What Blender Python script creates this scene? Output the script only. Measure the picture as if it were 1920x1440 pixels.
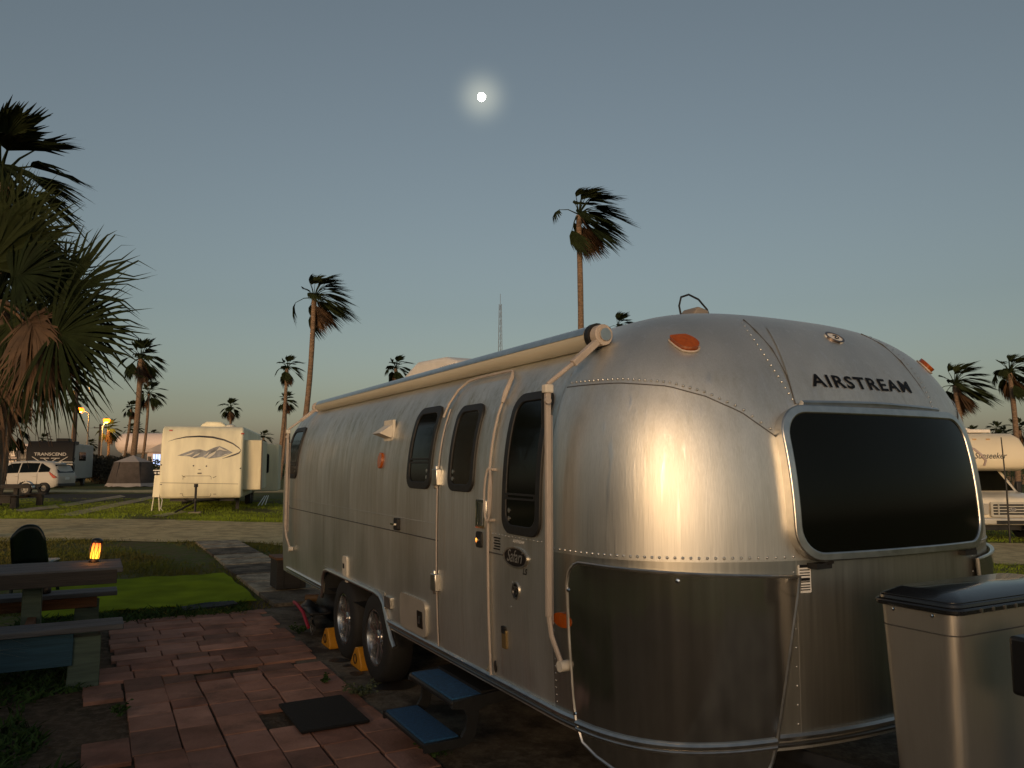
import bpy, math, random
from math import radians as R, sin, cos, pi, sqrt, atan2
from mathutils import Vector as V, Matrix
for o in list(bpy.data.objects): bpy.data.objects.remove(o)
SC = bpy.context.scene; COL = SC.collection

# ------------------------------------------------------------------ camera
F_PX, EYE, HOR = 1442.0, 1.6, 870.0
PITCH = math.atan((HOR - 720) / F_PX)
cd = bpy.data.cameras.new('camera'); cam = bpy.data.objects.new('camera', cd); COL.objects.link(cam)
cam.location = (0, 0, EYE); cam.rotation_euler = (pi / 2 + PITCH, 0, 0)
cd.sensor_width = 36; cd.lens = 36 * F_PX / 1920; cd.clip_start = .05; cd.clip_end = 20000
SC.camera = cam

# ------------------------------------------------------------------ light
SUN_AZ = V((-.22, -.975)).normalized()          # towards the last light, behind the camera on the left
SUN_EL = R(6)
W = bpy.data.worlds.new('World'); SC.world = W; W.use_nodes = True
nt = W.node_tree; nt.nodes.clear()
out = nt.nodes.new('ShaderNodeOutputWorld'); bg = nt.nodes.new('ShaderNodeBackground')
sky = nt.nodes.new('ShaderNodeTexSky'); sky.sky_type = 'NISHITA'; sky.sun_disc = False
sky.sun_elevation = R(2.5); sky.sun_rotation = atan2(SUN_AZ.x + .15, SUN_AZ.y)
sky.air_density = 1.0; sky.dust_density = 1.6; sky.ozone_density = 1.6
hs = nt.nodes.new('ShaderNodeHueSaturation'); hs.inputs['Saturation'].default_value = .52
nt.links.new(sky.outputs[0], hs.inputs['Color'])
bg.inputs['Strength'].default_value = .15
# thin bright air round the moon
def pix_dir(u, v):
    x = (u - 960) / F_PX; y = (720 - v) / F_PX
    return V((x, cos(PITCH) - y * sin(PITCH), sin(PITCH) + y * cos(PITCH)))
MOON_DIR = pix_dir(903, 182).normalized()
tc = nt.nodes.new('ShaderNodeTexCoord'); dp = nt.nodes.new('ShaderNodeVectorMath'); dp.operation = 'DOT_PRODUCT'
dp.inputs[1].default_value = MOON_DIR; nt.links.new(tc.outputs['Generated'], dp.inputs[0])
mr = nt.nodes.new('ShaderNodeMapRange'); mr.inputs[1].default_value = cos(R(3.4)); mr.inputs[2].default_value = 1
nt.links.new(dp.outputs['Value'], mr.inputs[0])
pw = nt.nodes.new('ShaderNodeMath'); pw.operation = 'POWER'; pw.inputs[1].default_value = 7; nt.links.new(mr.outputs[0], pw.inputs[0])
mx = nt.nodes.new('ShaderNodeMixRGB'); mx.blend_type = 'ADD'; mx.inputs['Color2'].default_value = (1.3, 1.25, .9, 1)
tint = nt.nodes.new('ShaderNodeMixRGB'); tint.blend_type = 'MULTIPLY'; tint.inputs['Fac'].default_value = 1; tint.inputs['Color2'].default_value = (.91, .98, 1.0, 1)
nt.links.new(hs.outputs[0], tint.inputs['Color1'])
nt.links.new(pw.outputs[0], mx.inputs['Fac']); nt.links.new(tint.outputs[0], mx.inputs['Color1'])
nt.links.new(mx.outputs[0], bg.inputs['Color']); nt.links.new(bg.outputs[0], out.inputs['Surface'])

sl = bpy.data.lights.new('sun', 'SUN'); sl.energy = 1.85; sl.angle = R(24.0); sl.color = (1.0, .62, .31)
so = bpy.data.objects.new('sun', sl); COL.objects.link(so)
TRAVEL = V((-SUN_AZ.x * cos(SUN_EL), -SUN_AZ.y * cos(SUN_EL), -sin(SUN_EL)))
so.rotation_euler = TRAVEL.to_track_quat('-Z', 'Y').to_euler()
SC.view_settings.view_transform = 'Standard'; SC.view_settings.look = 'None'
SC.view_settings.exposure = 0.38; SC.view_settings.gamma = 1; SC.view_settings.use_curve_mapping = False

# ------------------------------------------------------------------ helpers
TH = R(28.5); NX = V((cos(TH), sin(TH), 0)); DY = V((-sin(TH), cos(TH), 0))   # across / along the silver trailer
def loc(w, a, z=0): return NX * w + DY * a + V((0, 0, z))
def sstep(a, b, x):
    t = min(1, max(0, (x - a) / (b - a))); return t * t * (3 - 2 * t)
def H(x, y):                                    # the site falls a little to the right beyond the patio
    s = 0
    if x < -3: s = min(.15, -.018 * (x + 3))
    elif x > 3: s = -min(.5, .05 * (x - 3))
    return s * sstep(9, 14, y)
def at(u, v, Y):                                # a pixel seen at depth Y
    d = pix_dir(u, v); return V((0, 0, EYE)) + d * (Y / d.y)
def gnd(u, v, z=0):
    d = pix_dir(u, v); return V((0, 0, EYE)) + d * ((z - EYE) / d.z)
def gndh(u, v):
    p = gnd(u, v)
    for i in range(6): p = gnd(u, v, H(p.x, p.y))
    return p

def tag(o, label=None, cat=None, group=None, kind=None):
    if label: o['label'] = label
    if cat: o['category'] = cat
    if group: o['group'] = group
    if kind: o['kind'] = kind
    return o
def empty(name, p=(0, 0, 0), rz=0, parent=None):
    o = bpy.data.objects.new(name, None); COL.objects.link(o); o.location = p; o.rotation_euler = (0, 0, rz)
    o.empty_display_size = .1
    if parent: o.parent = parent
    return o

class MB:
    def __init__(s): s.v = []; s.f = []
    def add(s, vs, fs):
        b = len(s.v); s.v += [tuple(p) for p in vs]; s.f += [tuple(i + b for i in f) for f in fs]; return s
    def box(s, c, d, rz=0, m=None):
        c = V(c); hx, hy, hz = d[0] / 2, d[1] / 2, d[2] / 2; vs = []
        for z in (-hz, hz):
            for x, y in ((-hx, -hy), (hx, -hy), (hx, hy), (-hx, hy)):
                p = V((x, y, z))
                if m: p = m @ p
                if rz: p = Matrix.Rotation(rz, 3, 'Z') @ p
                vs.append(c + p)
        return s.add(vs, [(3, 2, 1, 0), (4, 5, 6, 7), (0, 1, 5, 4), (1, 2, 6, 5), (2, 3, 7, 6), (3, 0, 4, 7)])
    def tube(s, pts, r, n=8, cap=True):
        pts = [V(p) for p in pts]; k = len(pts); rs = r if isinstance(r, (list, tuple)) else [r] * k
        ref = None; vs = []; fs = []
        for i, p in enumerate(pts):
            t = (pts[min(i + 1, k - 1)] - pts[max(i - 1, 0)]).normalized()
            if ref is None: ref = t.orthogonal().normalized()
            ref = (ref - t * ref.dot(t))
            ref = ref.normalized() if ref.length > 1e-6 else t.orthogonal().normalized()
            b = t.cross(ref)
            for j in range(n):
                a = 2 * pi * j / n; vs.append(p + (ref * cos(a) + b * sin(a)) * rs[i])
        for i in range(k - 1):
            for j in range(n):
                j2 = (j + 1) % n; fs.append((i * n + j, i * n + j2, (i + 1) * n + j2, (i + 1) * n + j))
        if cap: fs += [tuple(range(n))[::-1], tuple((k - 1) * n + j for j in range(n))]
        return s.add(vs, fs)
    def lathe(s, prof, n=24, m=None, cap=False):
        vs = []; fs = []; k = len(prof)
        for r, z in prof:
            for j in range(n):
                a = 2 * pi * j / n; p = V((r * cos(a), r * sin(a), z)); vs.append(m @ p if m else p)
        for i in range(k - 1):
            for j in range(n):
                j2 = (j + 1) % n; fs.append((i * n + j, i * n + j2, (i + 1) * n + j2, (i + 1) * n + j))
        if cap: fs += [tuple(range(n))[::-1], tuple((k - 1) * n + j for j in range(n))]
        return s.add(vs, fs)
    def prism(s, poly, f0, f1):
        # poly: 2d outline; f0, f1 map (u, v) to 3d for the two faces
        n = len(poly); vs = [f0(*p) for p in poly] + [f1(*p) for p in poly]
        return s.add(vs, [tuple(range(n))[::-1], tuple(range(n, 2 * n))] + [(i, (i + 1) % n, n + (i + 1) % n, n + i) for i in range(n)])
    def grid(s, fn, us, vs_):
        n = len(vs_); vs = [fn(u, v) for u in us for v in vs_]
        return s.add(vs, [(i * n + j, (i + 1) * n + j, (i + 1) * n + j + 1, i * n + j + 1) for i in range(len(us) - 1) for j in range(n - 1)])
    def plate(s, fn, poly, off, base, rings=3):
        # a curved plate: outline poly in surface coordinates, standing from base to off above the surface
        n = len(poly); cu = sum(p[0] for p in poly) / n; cv = sum(p[1] for p in poly) / n
        vs = [fn(cu, cv, off)]; fs = []
        for k in range(1, rings + 1):
            t = k / rings
            for p in poly: vs.append(fn(cu + (p[0] - cu) * t, cv + (p[1] - cv) * t, off))
        for p in poly: vs.append(fn(p[0], p[1], base))
        for i in range(n):
            j = (i + 1) % n; fs.append((0, 1 + i, 1 + j))
            for k in range(rings): fs.append((1 + k * n + i, 1 + (k + 1) * n + i, 1 + (k + 1) * n + j, 1 + k * n + j))
        return s.add(vs, fs)
    def ring(s, fn, po, pi_, off, base):
        n = len(po); vs = [fn(*p, base) for p in po] + [fn(*p, off) for p in po] + [fn(*p, off) for p in pi_] + [fn(*p, base) for p in pi_]; fs = []
        for i in range(n):
            j = (i + 1) % n
            for k in range(3): fs.append((k * n + i, k * n + j, (k + 1) * n + j, (k + 1) * n + i))
        return s.add(vs, fs)
    def build(s, name, mat, parent=None, smooth=40, bevel=0, seg=2, mesh_only=False):
        me = bpy.data.meshes.new(name); me.from_pydata(s.v, [], s.f); me.update()
        import bmesh
        bm = bmesh.new(); bm.from_mesh(me); bmesh.ops.recalc_face_normals(bm, faces=bm.faces); bm.to_mesh(me); bm.free()
        if mat: me.materials.append(mat)
        if smooth:
            me.shade_smooth(); me.set_sharp_from_angle(angle=R(smooth))
        if mesh_only: return me
        o = bpy.data.objects.new(name, me); COL.objects.link(o)
        if parent: o.parent = parent
        if bevel:
            b = o.modifiers.new('bevel', 'BEVEL'); b.width = bevel; b.segments = seg; b.limit_method = 'ANGLE'; b.angle_limit = R(35)
        return o
def rrect(cu, cv, hu, hv, r, n=6):
    pts = []
    for sx, sy, a0 in ((1, 1, 0), (-1, 1, 90), (-1, -1, 180), (1, -1, 270)):
        for i in range(n + 1):
            a = R(a0 + 90 * i / n); pts.append((cu + sx * (hu - r) + r * cos(a), cv + sy * (hv - r) + r * sin(a)))
    out = []                                    # six or more corner steps: also points along the straight sides
    for i, p in enumerate(pts):
        out.append(p); q = pts[(i + 1) % len(pts)]
        if n >= 6 and i % (n + 1) == n: out += [(p[0] + (q[0] - p[0]) * j / 9, p[1] + (q[1] - p[1]) * j / 9) for j in range(1, 9)]
    return out
def ell(cu, cv, ru, rv, n=24): return [(cu + ru * cos(2 * pi * i / n), cv + rv * sin(2 * pi * i / n)) for i in range(n)]
def lin(a, b, n): return [a + (b - a) * i / (n - 1) for i in range(n)]
def dupobj(o, parent=None, name=None):
    c = o.copy(); COL.objects.link(c)
    if parent: c.parent = parent
    if name: c.name = name
    return c
def copy_tree(o, parent=None):
    c = o.copy(); COL.objects.link(c); c.parent = parent
    for ch in list(o.children): copy_tree(ch, c)
    return c
def text_geo(txt, size, shear=0, bold=0, width=1.0, space=1.0):
    # letter outlines as flat triangles: list of (verts2d, faces) one per character
    res = []
    cu = bpy.data.curves.new('t', 'FONT'); cu.body = txt; cu.size = size; cu.shear = shear; cu.offset = bold
    cu.align_x = 'CENTER'; cu.align_y = 'CENTER'; cu.resolution_u = 3; cu.space_character = space
    ob = bpy.data.objects.new('t', cu); COL.objects.link(ob)
    dg = bpy.context.evaluated_depsgraph_get(); me = bpy.data.meshes.new_from_object(ob.evaluated_get(dg))
    vs = [(p.co.x * width, p.co.y) for p in me.vertices]; fs = [tuple(p.vertices) for p in me.polygons]
    bpy.data.objects.remove(ob); bpy.data.curves.remove(cu); bpy.data.meshes.remove(me)
    par = list(range(len(vs)))
    def find(i):
        while par[i] != i: par[i] = par[par[i]]; i = par[i]
        return i
    for f in fs:
        for k in f[1:]: par[find(f[0])] = find(k)
    isl = {}
    for f in fs: isl.setdefault(find(f[0]), []).append(f)
    for k, fl in isl.items():
        ids = sorted({i for f in fl for i in f}); m = {i: n for n, i in enumerate(ids)}
        res.append(([vs[i] for i in ids], [tuple(m[i] for i in f) for f in fl]))
    res.sort(key=lambda r: min(p[0] for p in r[0]))
    return res

# ------------------------------------------------------------------ materials
MATS = {}
def M(name, col, rough=.6, metal=0.0, var=0.0, scale=8.0, bump=0.0, bscale=40.0, stretch=(1, 1, 1), col2=None, spec=.5, emit=None, coat=0, detail=6, aniso=0):
    if name in MATS: return MATS[name]
    m = bpy.data.materials.new(name); m.use_nodes = True; t = m.node_tree; b = t.nodes['Principled BSDF']
    b.inputs['Base Color'].default_value = (*col, 1); b.inputs['Roughness'].default_value = rough; b.inputs['Metallic'].default_value = metal
    b.inputs['Specular IOR Level'].default_value = spec; b.inputs['Coat Weight'].default_value = coat
    if aniso: b.inputs['Anisotropic'].default_value = aniso
    if emit: b.inputs['Emission Color'].default_value = (*emit[0], 1); b.inputs['Emission Strength'].default_value = emit[1]
    if var or bump or col2:
        tc = t.nodes.new('ShaderNodeTexCoord'); mp = t.nodes.new('ShaderNodeMapping'); mp.inputs['Scale'].default_value = stretch
        t.links.new(tc.outputs['Object'], mp.inputs[0])
        if var or col2:
            n = t.nodes.new('ShaderNodeTexNoise'); n.inputs['Scale'].default_value = scale; n.inputs['Detail'].default_value = detail
            t.links.new(mp.outputs[0], n.inputs['Vector'])
            cr = t.nodes.new('ShaderNodeValToRGB'); t.links.new(n.outputs[0], cr.inputs[0])
            c2 = col2 or tuple(c * (1 - var) for c in col)
            c1 = col if col2 else tuple(min(1, c * (1 + var)) for c in col)
            cr.color_ramp.elements[0].position = .3; cr.color_ramp.elements[1].position = .7
            cr.color_ramp.elements[0].color = (*c2, 1); cr.color_ramp.elements[1].color = (*c1, 1)
            if name.startswith('paver'):        # every paver its own patch of the pattern, and dirt that runs across the patio
                oi = t.nodes.new('ShaderNodeObjectInfo'); vm = t.nodes.new('ShaderNodeVectorMath'); vm.operation = 'SCALE'; vm.inputs[0].default_value = (31, 17, 9)
                t.links.new(oi.outputs['Random'], vm.inputs['Scale']); t.links.new(vm.outputs[0], mp.inputs['Location'])
                ge = t.nodes.new('ShaderNodeNewGeometry'); n3 = t.nodes.new('ShaderNodeTexNoise'); n3.inputs['Scale'].default_value = 3.2; n3.inputs['Detail'].default_value = 9; n3.inputs['Roughness'].default_value = .7
                t.links.new(ge.outputs['Position'], n3.inputs['Vector']); r3 = t.nodes.new('ShaderNodeMapRange'); r3.inputs[1].default_value = .50; r3.inputs[2].default_value = .68; r3.inputs[4].default_value = .55; t.links.new(n3.outputs[0], r3.inputs[0])
                mx3 = t.nodes.new('ShaderNodeMixRGB'); mx3.inputs['Color2'].default_value = (.075, .052, .038, 1); t.links.new(r3.outputs[0], mx3.inputs['Fac']); t.links.new(cr.outputs[0], mx3.inputs['Color1'])
                hv = t.nodes.new('ShaderNodeHueSaturation'); mv = t.nodes.new('ShaderNodeMapRange'); mv.inputs[3].default_value = .75; mv.inputs[4].default_value = 1.25; t.links.new(oi.outputs['Random'], mv.inputs[0]); t.links.new(mv.outputs[0], hv.inputs['Value']); t.links.new(mx3.outputs[0], hv.inputs['Color']); cr = hv
            t.links.new(cr.outputs[0], b.inputs['Base Color'])
            if metal:
                mr = t.nodes.new('ShaderNodeMapRange'); mr.inputs[3].default_value = rough * .8; mr.inputs[4].default_value = rough * 1.25
                t.links.new(n.outputs[0], mr.inputs[0]); t.links.new(mr.outputs[0], b.inputs['Roughness'])
        if bump:
            n2 = t.nodes.new('ShaderNodeTexNoise'); n2.inputs['Scale'].default_value = bscale; n2.inputs['Detail'].default_value = 5
            t.links.new(mp.outputs[0], n2.inputs['Vector'])
            bp = t.nodes.new('ShaderNodeBump'); bp.inputs['Strength'].default_value = bump; bp.inputs['Distance'].default_value = .01
            t.links.new(n2.outputs[0], bp.inputs['Height']); t.links.new(bp.outputs[0], b.inputs['Normal'])
    MATS[name] = m; return m

def shell_material():
    # dull clear-coated aluminium with dried runs of water down the sheets
    m = bpy.data.materials.new('aluminium_shell'); m.use_nodes = True; t = m.node_tree; b = t.nodes['Principled BSDF']
    L = t.links.new; N = t.nodes.new
    tc = N('ShaderNodeTexCoord')
    def noise(sc, stretch, det=5, rough=.55):
        mp = N('ShaderNodeMapping'); mp.inputs['Scale'].default_value = stretch; L(tc.outputs['Object'], mp.inputs[0])
        n = N('ShaderNodeTexNoise'); n.inputs['Scale'].default_value = sc; n.inputs['Detail'].default_value = det; n.inputs['Roughness'].default_value = rough
        L(mp.outputs[0], n.inputs['Vector']); return n.outputs[0]
    def rng(v, a, b_, c, d):
        r = N('ShaderNodeMapRange'); r.inputs[1].default_value = a; r.inputs[2].default_value = b_; r.inputs[3].default_value = c; r.inputs[4].default_value = d
        L(v, r.inputs[0]); return r.outputs[0]
    runs = noise(1, (34, 34, .9), 4); fine = noise(1, (230, 230, 7), 3); blot = noise(2.2, (1, 1, .5), 5)
    thin = rng(runs, .56, .68, 0, 1)                                        # narrow runs
    big = noise(1, (7, 7, .35), 3)
    mask = N('ShaderNodeMath'); mask.operation = 'MULTIPLY'; L(thin, mask.inputs[0]); L(rng(big, .42, .6, .15, 1), mask.inputs[1])
    cr = N('ShaderNodeMixRGB'); cr.inputs['Color1'].default_value = (.74, .735, .69, 1); cr.inputs['Color2'].default_value = (.82, .81, .77, 1)
    L(mask.outputs[0], cr.inputs['Fac'])
    mu = N('ShaderNodeMixRGB'); mu.blend_type = 'MULTIPLY'; mu.inputs['Fac'].default_value = .8
    L(cr.outputs[0], mu.inputs['Color1']); L(rng(blot, .3, .7, .80, 1.08), mu.inputs['Color2'])
    mu2 = N('ShaderNodeMixRGB'); mu2.blend_type = 'MULTIPLY'; mu2.inputs['Fac'].default_value = 1
    L(mu.outputs[0], mu2.inputs['Color1']); L(rng(fine, .3, .7, .92, 1.05), mu2.inputs['Color2'])
    # grime washed down from the roof edge, broken into runs
    sx = N('ShaderNodeSeparateXYZ'); L(tc.outputs['Object'], sx.inputs[0])
    grime = noise(1, (11, 11, .55), 5, .7); gfine = noise(1, (60, 60, 1.3), 4, .65)
    zt = rng(sx.outputs['Z'], .9, 1.95, .25, 1.0); zc = rng(sx.outputs['Z'], 1.98, 2.10, 1.0, .15)
    g1 = N('ShaderNodeMath'); g1.operation = 'MULTIPLY'; L(rng(grime, .42, .68, 0, 1), g1.inputs[0]); L(rng(gfine, .35, .65, .25, 1), g1.inputs[1])
    g2 = N('ShaderNodeMath'); g2.operation = 'MULTIPLY'; L(g1.outputs[0], g2.inputs[0]); L(zt, g2.inputs[1])
    g3 = N('ShaderNodeMath'); g3.operation = 'MULTIPLY'; L(g2.outputs[0], g3.inputs[0]); L(zc, g3.inputs[1])
    yb = rng(sx.outputs['Y'], -2.6, -2.2, .35, 1.0); g4 = N('ShaderNodeMath'); g4.operation = 'MULTIPLY'; L(g3.outputs[0], g4.inputs[0]); L(yb, g4.inputs[1])
    gm = N('ShaderNodeMixRGB'); gm.inputs['Color2'].default_value = (.34, .31, .20, 1); L(g4.outputs[0], gm.inputs['Fac']); L(mu2.outputs[0], gm.inputs['Color1'])
    L(gm.outputs[0], b.inputs['Base Color'])
    b.inputs['Metallic'].default_value = .90
    ad = N('ShaderNodeMath'); ad.operation = 'SUBTRACT'; L(rng(blot, .3, .7, .41, .50), ad.inputs[0])
    sc = N('ShaderNodeMath'); sc.operation = 'MULTIPLY'; sc.inputs[1].default_value = .10; L(mask.outputs[0], sc.inputs[0]); L(sc.outputs[0], ad.inputs[1])
    L(ad.outputs[0], b.inputs['Roughness'])
    bp = N('ShaderNodeBump'); bp.inputs['Strength'].default_value = .10; bp.inputs['Distance'].default_value = .004
    wv = N('ShaderNodeBump'); wv.inputs['Strength'].default_value = .35; wv.inputs['Distance'].default_value = .012; L(noise(2.6, (1, 1, .6), 2, .4), wv.inputs['Height']); L(wv.outputs[0], bp.inputs['Normal'])
    sm = N('ShaderNodeMath'); sm.operation = 'ADD'; L(mask.outputs[0], sm.inputs[0]); L(fine, sm.inputs[1])
    L(sm.outputs[0], bp.inputs['Height']); L(bp.outputs[0], b.inputs['Normal'])
    return m
SHELL = shell_material()
ALU = M('bright_aluminium_trim', (.66, .64, .60), .32, 1, var=.1, scale=20)
POLISH = M('polished_steel', (.58, .56, .52), .12, .96, var=.12, scale=1, stretch=(18, 18, .4), bump=.02, bscale=1.2)
BRUSH = M('brushed_steel', (.58, .56, .52), .36, .85, var=.025, scale=1, stretch=(160, 160, 2))
BLACK = M('black_rubber', (.012, .012, .012), .55, var=.3, scale=30)
GLASS = M('dark_glass', (.004, .005, .004), .10, spec=.18)
SMOKE = M('door_glass', (.016, .016, .012), .16, spec=.25)
PLASTW = M('aged_white_plastic', (.62, .58, .50), .45, var=.12, scale=12)
TAN = M('painted_arm', (.44, .38, .33), .45, var=.08, scale=15)
AMBER = M('amber_lens', (.30, .065, .006), .2, coat=.3, var=.2, scale=60)
CHROME = M('chrome', (.8, .8, .8), .06, 1)
DARKPAINT = M('black_letter', (.004, .004, .005), .5, spec=.2)

# ------------------------------------------------------------------ ground, road, paths
def ground_material(name, cols, scales, bump=.5):
    m = bpy.data.materials.new(name); m.use_nodes = True; t = m.node_tree; b = t.nodes['Principled BSDF']; L = t.links.new; N = t.nodes.new
    tc = N('ShaderNodeTexCoord'); last = None
    for i, (c, s) in enumerate(zip(cols, scales)):
        n = N('ShaderNodeTexNoise'); n.inputs['Scale'].default_value = s; n.inputs['Detail'].default_value = 8; n.inputs['Roughness'].default_value = .65
        L(tc.outputs['Object'], n.inputs['Vector'])
        if last is None:
            last = N('ShaderNodeRGB'); last.outputs[0].default_value = (*c, 1); last = last.outputs[0]; continue
        r = N('ShaderNodeMapRange'); r.inputs[1].default_value = .45; r.inputs[2].default_value = .6; L(n.outputs[0], r.inputs[0])
        mx = N('ShaderNodeMixRGB'); mx.inputs['Color2'].default_value = (*c, 1); L(r.outputs[0], mx.inputs['Fac']); L(last, mx.inputs['Color1']); last = mx.outputs[0]
    L(last, b.inputs['Base Color']); b.inputs['Roughness'].default_value = .95; b.inputs['Specular IOR Level'].default_value = .15
    n = N('ShaderNodeTexNoise'); n.inputs['Scale'].default_value = 45; n.inputs['Detail'].default_value = 6; L(tc.outputs['Object'], n.inputs['Vector'])
    bp = N('ShaderNodeBump'); bp.inputs['Strength'].default_value = bump; bp.inputs['Distance'].default_value = .03
    L(n.outputs[0], bp.inputs['Height']); L(bp.outputs[0], b.inputs['Normal'])
    return m
GROUND = ground_material('lawn_soil', [(.075, .095, .016), (.10, .080, .026), (.085, .12, .016), (.12, .095, .05)], [1, .35, 1.7, 9])
DIRT = ground_material('bare_soil', [(.075, .052, .034), (.045, .035, .02), (.11, .08, .055)], [1, 1.2, 14])
GRAVEL = ground_material('pale_gravel', [(.60, .47, .24), (.50, .39, .20), (.68, .55, .30), (.40, .31, .165)], [1, .5, 30, 3.0], .6)
CONC = ground_material('weathered_concrete', [(.38, .32, .23), (.27, .23, .165), (.44, .38, .28), (.2, .165, .12)], [1, 1.5, 22, 4.5], .25)
PADC = ground_material('stained_concrete', [(.15, .125, .095), (.10, .083, .062), (.19, .16, .12), (.055, .045, .035)], [1, 1.1, 22, 2.6], .25)
ASPH = ground_material('asphalt', [(.045, .042, .036), (.03, .028, .025), (.07, .065, .055)], [1, .6, 25], .3)

def axis(lo, hi, near, fine):
    xs = []; x = lo
    while x < hi:
        xs.append(x); x += fine if abs(x) < near else max(fine, (abs(x) - near) * .25 + fine)
    return xs + [hi]
g = MB(); g.grid(lambda x, y: (x, y, H(x, y)), axis(-900, 900, 24, 1.0), axis(-300, 1500, 34, 1.0))
tag(g.build('ground', GROUND, smooth=60), 'grassy campground soil with worn patches', kind='structure')
def strip(name, xs, yf0, yf1, mat, dz=.012, ny=9):
    m = MB(); m.grid(lambda x, t: (x, yf0(x) + (yf1(x) - yf0(x)) * t, H(x, yf0(x) + (yf1(x) - yf0(x)) * t) + dz), xs, lin(0, 1, ny))
    return m.build(name, mat, smooth=60)
wob = lambda x, k: .12 * sin(x * .9 + k) + .10 * sin(x * 2.3 + 2 * k) + .05 * sin(x * 5.1 + k)
tag(strip('road', lin(-70, 60, 261), lambda x: 15.3 + wob(x, 1) * 2.2, lambda x: 20.7 + wob(x, 4), GRAVEL), 'pale gravel road crossing behind the trailer', kind='structure')
tag(strip('parking_lot', lin(-70, -15.5, 56), lambda x: 30 + (x + 15.5) * .1 + wob(x, 3), lambda x: 37.5, ASPH, .014), 'dark asphalt apron under the parked car', kind='structure')
tag(strip('road', lin(-80, 60, 141), lambda x: 39.5 + wob(x, 2), lambda x: 43.5 + wob(x, 5), GRAVEL), 'far gravel lane beyond the car', kind='structure')
def quadstrip(name, pts, mat, dz, label):
    p = [gndh(*q) for q in pts]; m = MB()
    def fn(s, t):
        a = p[0].lerp(p[1], s); b = p[3].lerp(p[2], s); c = a.lerp(b, t); return (c.x, c.y, H(c.x, c.y) + dz)
    m.grid(fn, lin(0, 1, 14), lin(0, 1, 4)); return tag(m.build(name, mat), label, kind='structure')
quadstrip('concrete_path', [(108, 966), (282, 931), (290, 935), (138, 969)], CONC, .02, 'pale concrete strip running through the far grass')
quadstrip('concrete_path', [(28, 957), (104, 947), (112, 953), (40, 961)], CONC, .02, 'short pale concrete slab near the asphalt')
quadstrip('concrete_path', [(110, 947), (226, 929), (236, 932), (125, 951)], CONC, .022, 'long grey concrete kerb along the asphalt')
quadstrip('concrete_path', [(285, 968), (338, 958), (352, 961), (305, 970)], CONC, .021, 'short concrete strip by the cream trailer tongue')

# patio side of the pitch, in trailer axes (w across, a along)
def wa_sheet(name, w0, w1, a0, a1, mat, z, nw=12, na=24, jag=0):
    rnd = random.Random(5); m = MB()
    def fn(s, t):
        w = w0 + (w1 - w0) * s; a = a0 + (a1 - a0) * t
        if jag:
            if s in (0, 1): w += jag * (sin(a * 3.1) * .5 + sin(a * 7.7 + 1) * .3 + rnd.uniform(-.3, .3))
            if t in (0, 1): a += jag * (sin(w * 4.3) * .5 + rnd.uniform(-.3, .3))
        return loc(w, a, z)
    m.grid(fn, lin(0, 1, nw), lin(0, 1, na)); return m.build(name, mat)
tag(wa_sheet('bare_soil_patch', -2.3, 2.6, -1.5, 9.3, DIRT, .006, 20, 40, .3), 'bare brown soil around the paved patio', kind='structure')
tag(wa_sheet('concrete_pad', 1.5, 4.7, -2.5, 8.9, PADC, .018, 10, 40, .03), 'stained concrete pad under the silver trailer', kind='structure')
path = empty('concrete_walk'); tag(path, 'row of pale concrete slabs leading from the road to the trailer', kind='structure')
rnd = random.Random(11); a = 9.0
k = 0
while a < 15.9:
    l = rnd.uniform(.62, 1.25); m = MB(); m.box(loc(2.25 + rnd.uniform(-.02, .02), a + l / 2, .012 + H(*loc(2.25, a + l / 2).xy)), (.78, l - .025, .07), TH + rnd.uniform(-.008, .008))
    m.build('slab', CONC if k % 3 else PADC, path, bevel=.008); a += l; k += 1

# brick-red pavers, laid in uneven columns along the pitch
patio = empty('patio'); tag(patio, 'patio of worn red concrete pavers beside the trailer', kind='structure')
PAV = [M('paver_%d' % i, c, .9, var=.35, scale=4, bump=.5, bscale=45, col2=c2, spec=.2, detail=9) for i, (c, c2) in enumerate([
    ((.37, .19, .135), (.23, .115, .08)), ((.41, .22, .16), (.26, .13, .092)), ((.29, .14, .10), (.13, .062, .043)),
    ((.33, .18, .14), (.25, .13, .095)), ((.28, .155, .115), (.18, .095, .07))])]
rnd = random.Random(3); meshes = {}
def paver(w, a, lw, la, mi):
    key = (round(lw, 2), round(la, 2), mi)
    if key not in meshes:
        m = MB(); m.box((0, 0, 0), (lw - .009, la - .009, .06)); meshes[key] = m.build('paver', PAV[mi], mesh_only=True, smooth=0)
    o = bpy.data.objects.new('paver', meshes[key]); COL.objects.link(o); o.parent = patio
    o.location = loc(w, a, .0 + rnd.uniform(-.0025, .003)); o.rotation_euler = (rnd.uniform(-.005, .005), rnd.uniform(-.005, .005), TH + rnd.uniform(-.012, .012))
    b = o.modifiers.new('bevel', 'BEVEL'); b.width = .004; b.segments = 1
w = .02; ci = 0
for cw in (.25, .26, .22, .25, .21, .26, .22):                  # near half: columns along the pitch
    a = 3.4 + rnd.uniform(0, .3); end = 6.35 + rnd.uniform(-.12, .2)
    if ci == 0: a = 4.72
    while a < end - .08:
        la = rnd.choice((.3, .3, .42, .2, .36, .24)); la = min(la, end - a)
        if not (ci == 0 and (5.05 < a < 5.85)) and rnd.random() > .012:
            paver(w + cw / 2 + rnd.uniform(-.006, .006), a + la / 2, cw, la, rnd.choice((0, 0, 1, 1, 2, 3, 4)))
        a += la
    w += cw; ci += 1
a = 6.46
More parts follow.
